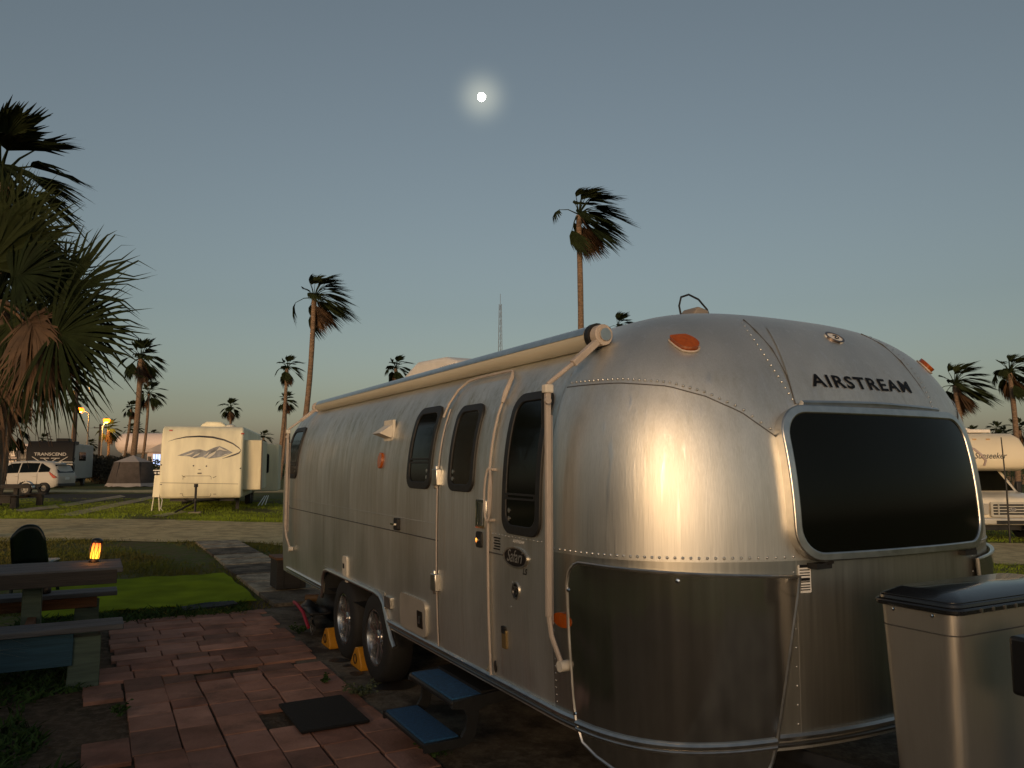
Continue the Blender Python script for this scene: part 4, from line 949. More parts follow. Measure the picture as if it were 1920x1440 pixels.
# ------------------------------------------------------------------ patio furniture and clutter
def wood(name, c, c2): return M(name, c, .8, var=.3, scale=3, col2=c2, stretch=(1, 14, 14), bump=.35, bscale=8)
WGREY = wood('grey_wood', (.10, .105, .115), (.055, .058, .064)); WBLUE = wood('blue_wood', (.022, .075, .115), (.012, .045, .07)); WTEAL = wood('teal_wood', (.085, .125, .095), (.05, .075, .062)); WBRN = wood('brown_wood', (.16, .07, .03), (.09, .042, .02)); WDARK = wood('dark_wood', (.035, .03, .026), (.02, .018, .016))
def table(label, p, rz, top, bench, apron, leg, side_leg, L=2.2, group=None):
    e = empty('picnic_table', p, rz); tag(e, label, 'picnic table', group)
    for k in range(4):
        m = MB(); m.box((-L / 2, .10 + k * .165, .745), (L, .155, .04)); m.build('table_plank', top, e, bevel=.006)
    m = MB(); m.box((-L / 2, .035, .695), (L - .08, .03, .11)); m.build('table_apron', WDARK if top is WGREY else top, e, bevel=.004)
    for y in (-.50, 1.15):
        for k in range(2):
            m = MB(); m.box((-L / 2, y - .075 + k * .15, .42), (L, .14, .04)); m.build('bench_plank', bench, e, bevel=.006)
    m = MB(); m.box((-L / 2 - .14, -.585, .285), (L - .35, .03, .23)); m.build('bench_board', apron, e, bevel=.005)
    m = MB(); m.box((-L / 2 - .06, 1.08, .35), (L - .2, .03, .10)); m.build('bench_board', WBRN if apron is WBLUE else apron, e, bevel=.005)
    for x in (-.62, -L + .4):
        m = MB(); m.prism([(-.10, 0), (.085, 0), (.06, .36), (.06, .71), (-.075, .71), (-.075, .36)], lambda a_, z: (x + a_, .28, z), lambda a_, z: (x + a_, .40, z)); m.build('pedestal', leg, e, bevel=.006)
        m = MB(); m.box((x, .33, .34), (.06, 1.75, .09)); m.build('cross_beam', WBRN, e, bevel=.004)
    for x in (-.24, -L + .3):
        for y in (-.52, 1.15):
            m = MB(); m.prism([(-.11, 0), (.10, 0), (.10, .36), (-.09, .36)], lambda a_, z: (x + a_, y - .06, z), lambda a_, z: (x + a_, y + .06, z)); m.build('leg', side_leg, e, bevel=.006)
    return e
PT = loc(.26, 7.02, .01)
table('weathered grey picnic table with blue bench board left of the pavers', PT, TH, WGREY, WGREY, WBLUE, WTEAL, WTEAL)
q = at(14, 946, 26); table('dark picnic table across the road at the left edge', V((q.x + .75, q.y, H(q.x, q.y))), .1, WDARK, WDARK, WDARK, WDARK, WDARK, 1.9)

# flame lantern on the table
lp = at(176, 1054, 6.62); lp.z = .777
e = empty('lantern', lp, .2); tag(e, 'small black lantern with a glowing orange flame on the picnic table', 'lantern')
e.rotation_euler = (0, R(6), .2)
DKM = M('lantern_black', (.012, .010, .010), .4)
m = MB(); m.lathe([(.001, 0), (.040, 0), (.044, .008), (.036, .022), (.034, .03), (.001, .03)], 20); m.build('base', DKM, e)
m = MB(); m.lathe([(.040, .160), (.046, .168), (.044, .182), (.026, .196), (.010, .200), (.001, .200)], 20); m.build('cap', DKM, e)
m = MB()
for k in range(10):
    a_ = 2 * pi * k / 10; m.tube([(.040 * cos(a_), .040 * sin(a_), .025), (.050 * cos(a_ + .2), .050 * sin(a_ + .2), .10), (.042 * cos(a_ + .4), .042 * sin(a_ + .4), .165)], .0026, 4)
    m.tube([(.040 * cos(a_), .040 * sin(a_), .025), (.050 * cos(a_ - .2), .050 * sin(a_ - .2), .10), (.042 * cos(a_ - .4), .042 * sin(a_ - .4), .165)], .0022, 4)
m.build('cage', DKM, e)
def flame_mat():
    m = bpy.data.materials.new('flame_glow'); m.use_nodes = True; t = m.node_tree; b = t.nodes['Principled BSDF']; tc = t.nodes.new('ShaderNodeTexCoord'); sx = t.nodes.new('ShaderNodeSeparateXYZ'); t.links.new(tc.outputs['Object'], sx.inputs[0])
    mr = t.nodes.new('ShaderNodeMapRange'); mr.inputs[1].default_value = .03; mr.inputs[2].default_value = .15; t.links.new(sx.outputs['Z'], mr.inputs[0])
    cr = t.nodes.new('ShaderNodeValToRGB'); cr.color_ramp.elements[0].color = (1, .50, .03, 1); cr.color_ramp.elements[1].color = (1, .13, .02, 1); t.links.new(mr.outputs[0], cr.inputs[0])
    b.inputs['Base Color'].default_value = (.1, .03, 0, 1); t.links.new(cr.outputs[0], b.inputs['Emission Color']); b.inputs['Emission Strength'].default_value = 2.6; return m
m = MB(); m.lathe([(.033, .03), (.037, .07), (.034, .12), (.028, .158)], 16); m.build('flame_panel', flame_mat(), e)
pl = bpy.data.lights.new('lantern_light', 'POINT'); pl.energy = .35; pl.color = (1, .30, .05); pl.shadow_soft_size = .05
po_ = bpy.data.objects.new('lantern_light', pl); COL.objects.link(po_); po_.parent = e; po_.location = (0, -.055, .06)

# dark plastic chair behind the table
def chair(label, p, rz):
    e = empty('plastic_chair', p, rz); tag(e, label, 'chair'); mt = M('dark_green_plastic', (.008, .018, .013), .35)
    m = MB(); m.grid(lambda x, t: (x * (.19 - .02 * t), .20 + .12 * t + .05 * abs(x) ** 2, .42 + t * (.46 - .16 * abs(x) ** 2.6)), lin(-1, 1, 13), lin(0, 1, 8)); b_ = m.build('backrest', mt, e); so_ = b_.modifiers.new('thick', 'SOLIDIFY'); so_.thickness = .025
    m = MB(); m.box((0, 0, .41), (.40, .46, .035)); m.build('seat', mt, e, bevel=.015)
    for x in (-.17, .17):
        for y in (-.2, .2): m = MB(); m.tube([(x * 1.1, y * 1.15, 0), (x, y, .41)], .022, 6); m.build('leg', mt, e)
    return e
cp = at(72, 1000, 9.6); chair('dark green plastic chair standing behind the picnic table', V((cp.x, cp.y, 0)), pi + .25)
sp_ = loc(-.33, 8.17, .452); m = MB(); m.lathe([(.062, 0), (.066, .02), (.062, .06), (.048, .085), (.02, .095), (.001, .096)], 20); o = m.build('portable_speaker', DKM, bevel=.003); o.location = sp_; tag(o, 'small black domed speaker on the far bench of the picnic table', 'speaker')
m = MB(); m.lathe([(.030, 0), (.026, .004), (.001, .005)], 16, Matrix.Rotation(pi / 2, 3, 'X')); m.v = [(x, y - .063, z + .045) for x, y, z in m.v]; m.build('speaker_face', M('speaker_grey', (.06, .06, .06), .5), o)

# mats
def sheet(name, w0, w1, a0, a1, z, th, mat, label, cat, nw, na, amp, seed):
    rnd = random.Random(seed); m = MB(); us = lin(0, 1, nw); vs_ = lin(0, 1, na); ph = [rnd.uniform(0, 6) for _ in range(6)]
    def fn(s, t, o):
        w_ = w0 + (w1 - w0) * s; a_ = a0 + (a1 - a0) * t
        zz = amp * (max(0, sin(w_ * 3.1 + a_ * 1.9 + ph[0])) ** 3 + .7 * max(0, sin(a_ * 4.3 - w_ * 2.2 + ph[1])) ** 4 + .5 * sin(w_ * 7 + ph[2]) ** 2 * (1 if t > .9 or t < .1 else .2))
        return loc(w_ + .012 * sin(a_ * 5 + ph[3]), a_ + .018 * sin(w_ * 4 + ph[4]), z + zz + o)
    m.grid(lambda s, t: fn(s, t, th), us, vs_)
    edge = [(s, 0) for s in us] + [(1, t) for t in vs_[1:]] + [(s, 1) for s in us[::-1][1:]] + [(0, t) for t in vs_[::-1][1:-1]]
    n = len(edge); m.add([fn(*q, th) for q in edge] + [fn(*q, 0) for q in edge], [(i, (i + 1) % n, n + (i + 1) % n, n + i) for i in range(n)])
    o = m.build(name, mat, smooth=60); tag(o, label, cat); return o
sheet('ground_mat', -.40, 1.76, 9.42, 11.95, .02, .012, M('lime_mat', (.19, .25, .012), .95, spec=.03, var=.28, scale=2.2, bump=.6, bscale=160), 'bright lime green outdoor mat spread on the grass', 'mat', 40, 44, .014, 4)
sheet('folded_mat', .95, 1.50, 9.12, 9.36, .02, .022, M('navy_cloth', (.012, .016, .022), .9, var=.2, scale=9), 'dark folded cloth lying before the green mat', 'cloth', 16, 8, .02, 6)
dm = MB(); dm.box((0, 0, .009), (.415, .60, .018)); dmo = dm.build('doormat', M('black_mat', (.006, .006, .006), .9, bump=.8, bscale=260), bevel=.006); dmo.location = loc(1.35, 4.98, .036); dmo.rotation_euler = (0, 0, TH + .01); tag(dmo, 'plain black doormat on the pavers before the step', 'doormat')
# timber block at the back corner, chocks, hose
bp_ = loc(2.24, 10.05, .045)
e = empty('wooden_box', bp_, TH); tag(e, 'brown wooden box standing at the rear corner of the trailer', 'box')
m = MB(); m.box((0, 0, .20), (.36, .40, .36)); m.build('box_body', WDARK, e, bevel=.008)
m = MB(); m.box((0, 0, .39), (.40, .44, .03)); m.build('lid', WBRN, e, bevel=.006)
for x in (-.1, .1): m = MB(); m.box((x, -.205, .20), (.012, .012, .34)); m.build('batten', WDARK, e)
YEL = M('yellow_plastic', (.50, .22, .008), .5, var=.15, scale=20)
def chock(label, w_, a_, flip):
    e = empty('wheel_chock', loc(w_, a_, .02), TH + (pi if flip else 0)); tag(e, label, 'wheel chock', 'yellow wheel chocks')
    m = MB(); m.prism([(-.13, 0), (.13, 0), (.13, .03), (.02, .155), (-.05, .165), (-.13, .05)], lambda y, z: (-.06, y, z), lambda y, z: (.06, y, z)); m.build('wedge', YEL, e, bevel=.008)
    for k in range(3): m = MB(); m.box((0, .03 + k * .03, .115 - k * .034), (.122, .012, .02)); m.build('rib', YEL, e)
    m = MB(); m.tube([(-.065, .0 + .035 * cos(t), .07 + .035 * sin(t)) for t in lin(0, 2 * pi, 13)], .004, 5, False); m.build('pull_cord', BLACK, e)
chock('yellow plastic wheel chock wedged between the two wheels', 1.94, 6.02, False)
chock('yellow plastic wheel chock behind the rear wheel', 1.92, 6.83, False)
e = empty('folded_chair', loc(1.92, 7.45, .03), TH); tag(e, 'folded black camp chair with red trim lying behind the rear wheel', 'camp chair')
m = MB()
for k in range(7): m.tube([(-.10 + .02 * sin(k), -.32, .05 + .022 * k), (.05, .36, .06 + .02 * k)], .014, 6)
m.build('frame', BLACK, e)
m = MB(); m.grid(lambda s, t: (-.12 + .20 * s, -.30 + .62 * t, .22 + .03 * sin(s * 7) * sin(t * 5)), lin(0, 1, 8), lin(0, 1, 10)); o = m.build('fabric', BLACK, e); o.modifiers.new('t', 'SOLIDIFY').thickness = .02
m = MB(); m.tube([(-.13, -.30, .10), (-.135, -.10, .205), (-.13, .15, .235), (-.12, .33, .23)], .016, 6); m.build('red_trim', M('red_trim', (.28, .012, .03), .6), e)
e = empty('storage_bag', loc(2.25, 7.9, .02), TH); tag(e, 'dark duffel bag in the shadow under the trailer rear', 'bag')
m = MB(); m.tube([(0, -.30, .13), (0, -.2, .15), (0, .2, .15), (0, .30, .13)], [.08, .15, .15, .08], 14); m.build('bag_body', BLACK, e)
m = MB(); m.tube([(0, -.12, .29), (0, -.08, .36), (0, .08, .36), (0, .12, .29)], .012, 6); m.build('bag_handle', BLACK, e)
# oil stains are flat marks on the pad
for i, (u_, v_, rx, ry) in enumerate(((738, 1291, .16, .07), (668, 1268, .055, .03), (636, 1243, .09, .03), (652, 1253, .04, .015))):
    p = gnd(u_, v_); m = MB(); r0 = random.Random(i)
    pts = [(p.x + rx * cos(t) * (1 + .12 * sin(3 * t + i)) , p.y + ry * 2.0 * sin(t) * (1 + .15 * cos(2 * t + i)), .0225) for t in lin(0, 2 * pi, 25)[:-1]]
    m.add(pts, [tuple(range(24))]); tag(m.build('oil_stain', M('oil', (.028, .022, .017), .5), smooth=0), 'dark oil stain on the concrete pad', kind='structure')
# waste pipe under the rear
m = MB(); m.tube([loc(2.2, 8.9, .10), loc(2.5, 8.6, .12), loc(2.9, 8.5, .14), loc(3.2, 8.2, .13)], .045, 10); o = m.build('waste_hose', M('hose_brown', (.10, .055, .02), .5, bump=.8, bscale=60)); tag(o, 'brown ribbed waste hose under the rear of the trailer', 'hose')

# ------------------------------------------------------------------ cream trailer across the road
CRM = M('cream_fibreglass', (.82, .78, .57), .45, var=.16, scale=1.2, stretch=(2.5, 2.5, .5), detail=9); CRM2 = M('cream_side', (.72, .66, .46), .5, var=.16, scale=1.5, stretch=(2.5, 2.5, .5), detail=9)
Yc = 24.4; ct0 = at(378, 870, Yc); GZ = H(ct0.x, Yc); CR = R(14)
ct = empty('travel_trailer', (ct0.x, Yc, GZ), CR); tag(ct, 'cream travel trailer with mountain graphic on its front, on the grass across the road', 'trailer')
PF = [(.10, .40), (.03, .50), (-.02, .75), (-.03, 1.1), (.0, 1.7), (.06, 2.25), (.13, 2.50), (.22, 2.62), (.40, 2.68)]
def cfy(z):
    for (y0, z0), (y1, z1) in zip(PF, PF[1:]):
        if z <= z1: return y0 + (y1 - y0) * (z - z0) / (z1 - z0)
    return .4
prof = PF + [(7.4, 2.70), (7.55, 2.6), (7.55, .40)]
m = MB(); m.prism(prof, lambda y, z: (-1.22, y, z), lambda y, z: (1.22, y, z)); m.build('body', CRM, ct, bevel=.07, seg=4)
def fm(u, v): return ((u - 378) * (Yc / F_PX) / cos(CR), (870 - v) * (Yc / F_PX) + EYE - GZ)
def Z7(x, y): return fm(280 + x * .15276, 760 + y * .15276)
def cdec(name, poly, mat, off=.006, zoom=True):
    pts = [Z7(*p) for p in poly] if zoom else poly; m = MB(); m.add([(x, cfy(z) - off, z) for x, z in pts], [tuple(range(len(pts)))]); return m.build(name, mat, ct, smooth=0)
def stroke(name, pts, ws, mat):
    P = [V(Z7(*p)) for p in pts]; L_, R_ = [], []
    for i, p in enumerate(P):
        t = (P[min(i + 1, len(P) - 1)] - P[max(i - 1, 0)]).normalized(); n = V((-t.y, t.x)); w_ = ws[i] * .0026; L_.append(p + n * w_); R_.append(p - n * w_)
    m = MB(); n = len(P); m.add([(q.x, cfy(q.y) - .008, q.y) for q in L_ + R_], [(i, i + 1, n + i + 1, n + i) for i in range(n - 1)]); return m.build(name, mat, ct, smooth=0)
DKN = M('dark_decal', (.02, .022, .03), .4); GRY = M('grey_decal', (.22, .24, .26), .5, var=.5, scale=5); LGT = M('pale_decal', (.62, .60, .52), .5); RED = M('red_lens', (.40, .05, .02), .25)
stroke('swoosh', [(260, 447), (340, 418), (450, 392), (600, 382), (750, 392), (880, 424), (980, 468), (1050, 520), (1078, 552)], [1, 4, 7, 10, 11, 10, 8, 6, 2], DKN)
stroke('swoosh', [(1078, 552), (1055, 585), (1010, 605), (950, 628), (870, 655)], [2, 8, 9, 7, 1], DKN)
cdec('mountain', [(370, 618), (440, 588), (540, 548), (610, 540), (690, 562), (770, 520), (832, 500), (905, 532), (985, 580), (900, 622), (820, 640), (720, 655), (640, 634), (560, 650), (500, 628)], GRY)
for pl_ in ([(520, 650), (560, 610), (620, 585), (600, 612)], [(680, 655), (720, 605), (800, 560), (780, 600), (730, 640)], [(800, 560), (832, 512), (880, 540), (930, 560), (880, 556), (840, 545)], [(430, 625), (480, 600), (560, 570), (520, 605)], [(640, 640), (690, 600), (720, 570), (700, 610)], [(850, 630), (900, 600), (960, 585), (910, 612)]): cdec('snow_streak', pl_, LGT, .010)
for u_, v_ in ((278, 312), (1087, 344)):
    x, z = Z7(u_, v_); m = MB(); m.box((x, cfy(z) - .012, z), (.10, .025, .045)); m.build('marker_light', RED, ct, bevel=.008)
for u_, v_ in ((200, 731), (553, 741), (697, 746), (1080, 774)):
    x, z = Z7(u_, v_); m = MB(); m.lathe([(.024, 0), (.02, .012), (.001, .013)], 10, Matrix.Rotation(pi / 2, 3, 'X')); m.v = [(a_ + x, b_ + cfy(z) - .002, c_ + z) for a_, b_, c_ in m.v]; m.build('light_socket', BLACK, ct)
for (u_, v_, w_, h_) in ((622, 788, .07, .018), (625, 833, .12, .04), (208, 966, .06, .03), (430, 1078, .08, .015), (800, 1086, .08, .015)):
    x, z = Z7(u_, v_); m = MB(); m.box((x, cfy(z) - .005, z), (w_, .012, h_)); m.build('fitting', M('fitting_grey', (.16, .14, .10), .5), ct)
for (a_, b_) in (((432, 860), (470, 880)), ((775, 888), (812, 870)), ((200, 944), (1060, 964))):
    p, q = Z7(*a_), Z7(*b_); m = MB(); m.tube([(p[0], cfy(p[1]) - .006, p[1]), (q[0], cfy(q[1]) - .006, q[1])], .010 if b_[0] < 1000 else .007, 5); m.build('crease', M('crease', (.20, .17, .10), .6), ct)
x0_, z0_ = Z7(600, 990); m = MB(); m.ring(lambda a_, b_, o: (a_, cfy(b_) - o, b_), rrect(x0_, z0_, .42, .33, .06, 4), rrect(x0_, z0_, .408, .318, .055, 4), .004, -.004); m.build('front_hatch', M('crease', (.2, .17, .1), .6), ct)
def Zt(name, txt, x, y, size, mat):
    mb = MB(); cx, cz = Z7(x, y)
    for v2, f2 in text_geo(txt, size): mb.add([(cx + a_, cfy(cz + b_) - .007, cz + b_) for a_, b_ in v2], f2)
    return mb.build(name, mat, ct, smooth=0)
# slide-outs, window, roof unit, tongue, jack
m = MB(); m.box((1.22 + .24, 1.75, 1.45), (.62, 2.6, 1.62)); so1 = m.build('slide_out', CRM2, ct, bevel=.03)
m = MB(); m.box((1.22 + .56, .43, 1.45), (.03, .05, 1.66)); m.build('slide_trim', DKN, ct)
m = MB(); m.box((1.22 + .40, 5.2, 1.35), (1.0, 2.2, 1.75)); so2 = m.build('slide_out', CRM2, ct, bevel=.03)
x_ = 1.60; m = MB(); m.ring(lambda a_, b_, o: (a_, 4.10 - o, b_), rrect(x_, 1.5, .19, .36, .07, 4), rrect(x_, 1.5, .16, .33, .055, 4), .02, -.01); w_ = m.build('window', BLACK, so2)
m = MB(); m.plate(lambda a_, b_, o: (a_, 4.10 - o, b_), rrect(x_, 1.5, .165, .335, .06, 4), .01, 0, 1); m.build('pane', GLASS, w_)
m = MB(); m.prism([(-.45, 0), (-.36, .14), (-.22, .22), (.22, .22), (.36, .14), (.45, 0)], lambda x, z: (x + .13, 1.4, 2.67 + z), lambda x, z: (x + .13, 2.3, 2.67 + z)); m.build('roof_air_conditioner', CRM, ct, bevel=.05, seg=3)
m = MB(); m.lathe([(.16, 0), (.15, .06), (.05, .10), (.001, .1)], 14); m.v = [(x + .72, y + 1.0, z + 2.69) for x, y, z in m.v]; m.build('roof_vent', LGT, ct)
for sx in (-1, 1): m = MB(); m.tube([(sx * .55, .6, .36), (0, -1.15, .40)], .05, 6); m.build('tongue_rail', BLACK, ct)
m = MB(); m.tube([(0, -.95, .03), (0, -.95, .80)], .035, 8); m.tube([(0, -.95, .78), (0, -.95, .88)], .06, 8); jk = m.build('tongue_jack', BLACK, ct)
m = MB(); m.box((0, -.95, .02), (.35, .25, .05)); m.build('jack_foot', M('fitting_grey', (.16, .14, .10), .5), jk)
m = MB(); m.tube([(-.10, -.6, .30), (-.55, -1.0, .04)], .03, 6); m.build('stabilizer', BLACK, ct)
for sx in (-1, 1):
    for yy in (4.2, 5.0): wheel(ct, (sx * 1.08, yy, .33), .33, .19, .2, sx)
for yy in (1.2, 6.9): m = MB(); m.box((1.0, yy, .2), (.10, .10, .42)); m.build('stabilizer', BLACK, ct)
m = MB(); m.box((0, 3.8, .36), (1.9, 6.8, .12)); m.build('chassis', BLACK, ct)
for k in range(3): m = MB(); m.tube([(1.55 + .1 * k, 2.6 + .3 * k, .02), (1.75 + .05 * k, 2.9 + .2 * k, .35)], .02, 5); m.build('step_frame', ALU, ct)
# utility pedestal
pp = at(294, 915, 24.2); e = empty('utility_pedestal', (pp.x, pp.y, GZ), .1); tag(e, 'white utility pedestal with meter beside the cream trailer', 'pedestal')
m = MB(); m.prism([(-.10, .45), (.12, .45), (.12, 1.13), (-.06, 1.13)], lambda x, z: (x, -.08, z), lambda x, z: (x, .08, z)); m.build('cabinet', CRM, e, bevel=.01)
m = MB(); m.box((.02, 0, 1.20), (.22, .17, .10)); m.build('meter_box', BLACK, e, bevel=.01)
for x in (-.03, .07): m = MB(); m.lathe([(.032, 0), (.03, .015), (.001, .016)], 12, Matrix.Rotation(pi / 2, 3, 'X')); m.v = [(a_ + x, b_ - .085, c_ + 1.20) for a_, b_, c_ in m.v]; m.build('meter_dial', WHT, e)
m = MB(); m.box((.02, 0, 1.28), (.24, .2, .03)); m.build('cap', WHT, e)
for x in (-.08, .07): m = MB(); m.tube([(x * 1.6, 0, 0), (x, 0, .46)], .018, 6); m.build('leg', CRM, e)
m = MB(); m.tube([(.12, 0, .6), (.18, 0, .35), (.14, .02, .1), (.2, .05, .02)], .012, 5); m.build('cable', WHT, e)

# ------------------------------------------------------------------ black-fronted trailer, white camper, house, tank
bt0 = at(93, 870, 48); bz = H(bt0.x, 48); bt = empty('travel_trailer', (bt0.x, 48, bz), R(19)); tag(bt, 'black fronted trailer with white chevron and lettering, behind the silver car', 'trailer')
BLK = M('black_gelcoat', (.006, .006, .007), .5, spec=.15); WHB = M('white_camper_side', (.42, .40, .36), .5, var=.08, scale=1)
m = MB(); m.prism([(.5, .5), (.5, 2.75), (7.0, 2.75), (7.0, .5)], lambda y, z: (-1.22, y, z), lambda y, z: (1.22, y, z)); m.build('body', WHB, bt, bevel=.04)
bfy = lambda z: .0 + max(0, (z - 1.9)) * .18
m = MB(); m.prism([(.06, .55), (0, .9), (0, 1.9), (.14, 2.62), (.22, 2.86), (1.6, 2.9), (1.6, 2.7), (.62, 2.6), (.62, .55)], lambda y, z: (-1.28, y, z), lambda y, z: (1.28, y, z)); m.build('front_cap', BLK, bt, bevel=.04)
def bdec(name, poly, mat, off=.012): m = MB(); m.add([(x, bfy(z) - off, z) for x, z in poly], [tuple(range(len(poly)))]); return m.build(name, mat, bt, smooth=0)
mb = MB()
for v2, f2 in text_geo('TRANSCEND', .27, 0, .004, 1.12): mb.add([(x, bfy(2.05 + y) - .014, 2.05 + y) for x, y in v2], f2)
mb.build('lettering', WHB, bt, smooth=0)
for s in (-1, 1):
    bdec('chevron', [(s * 1.0, 1.90), (s * .94, 1.90), (s * .06, 1.32), (s * .18, 1.32)], WHB); bdec('chevron', [(s * .42, 1.83), (s * .36, 1.83), (s * .02, 1.56), (s * .10, 1.56)], WHB)
    bdec('stripe', [(s * 1.26, 1.60), (s * .58, 1.60), (s * .52, 1.55), (s * 1.26, 1.55)], WHB); bdec('stripe', [(s * 1.26, 1.46), (s * .36, 1.46), (s * .30, 1.38), (s * 1.26, 1.38)], WHB)
    bdec('chevron', [(s * .55, 1.83), (s * .05, 1.83), (s * .05, 1.79), (s * .52, 1.79)], WHB)
m = MB(); m.add([(1.286, .1, 1.2), (1.286, .62, 1.6), (1.286, .62, 1.75), (1.286, .35, 1.65)], [(0, 1, 2, 3)]); m.build('side_flash', WHB, bt, smooth=0)
m = MB(); m.add([(1.286, .30, 1.85), (1.286, .5, 2.7), (1.286, .6, 2.7), (1.286, .55, 1.85)], [(0, 1, 2, 3)]); m.build('side_flash', WHB, bt, smooth=0)
m = MB(); m.plate(lambda a_, b_, o: (1.22 + o, a_, b_), rrect(3.2, 1.95, 1.1, .28, .08, 3), .02, 0, 1); m.build('window', GLASS, bt)
m = MB(); m.box((.35, 1.9, 2.98), (.75, .9, .22)); m.build('roof_air_conditioner', BLK, bt, bevel=.04)
m = MB(); m.box((0, 3.5, .42), (1.8, 6, .2)); m.build('chassis', BLACK, bt)
for sx in (-1, 1): wheel(bt, (sx * 1.08, 4.4, .33), .33, .19, .2, sx)
m = MB(); m.tube([(0, -.8, .02), (0, -.8, .75)], .05, 6); m.build('tongue_jack', BLACK, bt)
m = MB(); m.tube([(0, 1, .42), (0, -.9, .42)], .06, 6); m.build('tongue', BLACK, bt)

wc0 = at(18, 870, 53); wc = empty('travel_trailer', (wc0.x, 53, H(wc0.x, 53)), R(8)); tag(wc, 'white camper with dark window frames at the left edge, left of the black trailer', 'trailer')
m = MB(); m.prism([(0, .5), (0, 2.5), (.3, 2.85), (6, 2.85), (6, .5)], lambda y, z: (-1.25, y, z), lambda y, z: (1.25, y, z)); m.build('body', M('white_camper', (.62, .50, .44), .5), wc, bevel=.05)
for x, z, hx, hz in ((-.7, 2.1, .32, .22), (.1, 2.15, .30, .25), (.1, 1.45, .22, .30), (.85, 1.9, .24, .4)):
    m = MB(); m.ring(lambda a_, b_, o: (a_, -o, b_), rrect(x, z, hx, hz, .05, 3), rrect(x, z, hx - .06, hz - .06, .03, 3), .03, -.01); w_ = m.build('window', BLACK, wc); m = MB(); m.plate(lambda a_, b_, o: (a_, -o, b_), rrect(x, z, hx - .06, hz - .06, .03, 3), .012, 0, 1); m.build('pane', M('camper_glass', (.3, .24, .2), .2) if x < .5 else GLASS, w_)
for x in (-.35, .52, 1.12): m = MB(); m.tube([(x, -.12, .1), (x, -.12, 2.6)], .05, 6); m.build('awning_post', BLACK, wc)
m = MB(); m.box((.3, -.12, 1.78), (1.7, .07, .09)); m.build('rail', BLACK, wc)
m = MB(); m.box((-.1, -.12, 2.64), (2.4, .14, .08)); m.build('awning_roll', BLACK, wc)
m = MB(); m.box((0, 3, .4), (1.8, 5.4, .22)); m.build('chassis', BLACK, wc)
for sx in (-1, 1): wheel(wc, (sx * 1.08, 3.6, .33), .33, .19, .2, sx)

h0 = at(299, 870, 72); e = empty('house', (h0.x, 72, H(h0.x, 72)), R(10)); tag(e, 'small pale house with a lit window left of the cream trailer', 'house')
PNK = M('pale_pink_wall', (.62, .50, .46), .8, var=.06, scale=2)
m = MB(); m.box((1.2, 2.2, 1.3), (4.6, 4.4, 2.6)); m.build('wall', PNK, e)
m = MB(); m.prism([(-1.4, 2.55), (1.2, 3.9), (3.8, 2.55)], lambda x, z: (x, -.3, z), lambda x, z: (x, 4.7, z)); m.build('roof', M('pale_roof', (.45, .40, .38), .7), e)
m = MB(); m.box((-.25, -.02, 1.85), (.75, .06, 1.1)); w_ = m.build('window', M('window_frame_white', (.6, .6, .6), .5), e)
m = MB(); m.box((-.25, -.07, 1.85), (.62, .03, .98)); m.build('lit_pane', M('lit_window', (.3, .35, .45), .3, emit=((.45, .6, 1), 1.3)), w_)
for x in (-.36, -.14): m = MB(); m.box((x, -.09, 1.85), (.04, .02, .98)); m.build('mullion', BLACK, w_)
m = MB(); m.box((-.9, -.03, 1.2), (.28, .05, 1.9)); m.build('shutter', BLACK, e)

t0 = at(272, 832, 110); e = empty('storage_tank', (t0.x, 110, H(t0.x, 110)), R(4)); tag(e, 'large pale rounded storage tank behind the palms', 'tank')
m = MB(); prof_ = [(.02, -4.0)] + [(1.5 * sin(R(a_)), -2.5 - 1.5 * cos(R(a_))) for a_ in range(10, 91, 10)] + [(1.5, 4.0)] + [(1.5 * cos(R(a_)), 4.0 + 1.5 * sin(R(a_))) for a_ in range(10, 90, 10)] + [(.02, 5.5)]
m.lathe(prof_, 32, Matrix.Rotation(pi / 2, 3, 'Y')); tz = t0.z - H(t0.x, 110); m.v = [(x, y, z + tz) for x, y, z in m.v]; m.build('tank_body', M('tank_white', (.72, .60, .54), .55, var=.05), e)
for x in (-2.4, 1, 4): m = MB(); m.box((x, 0, (tz - .9) / 2), (.4, 2.2, tz - .9)); m.build('saddle', M('concrete_grey', (.3, .28, .26), .8), e)

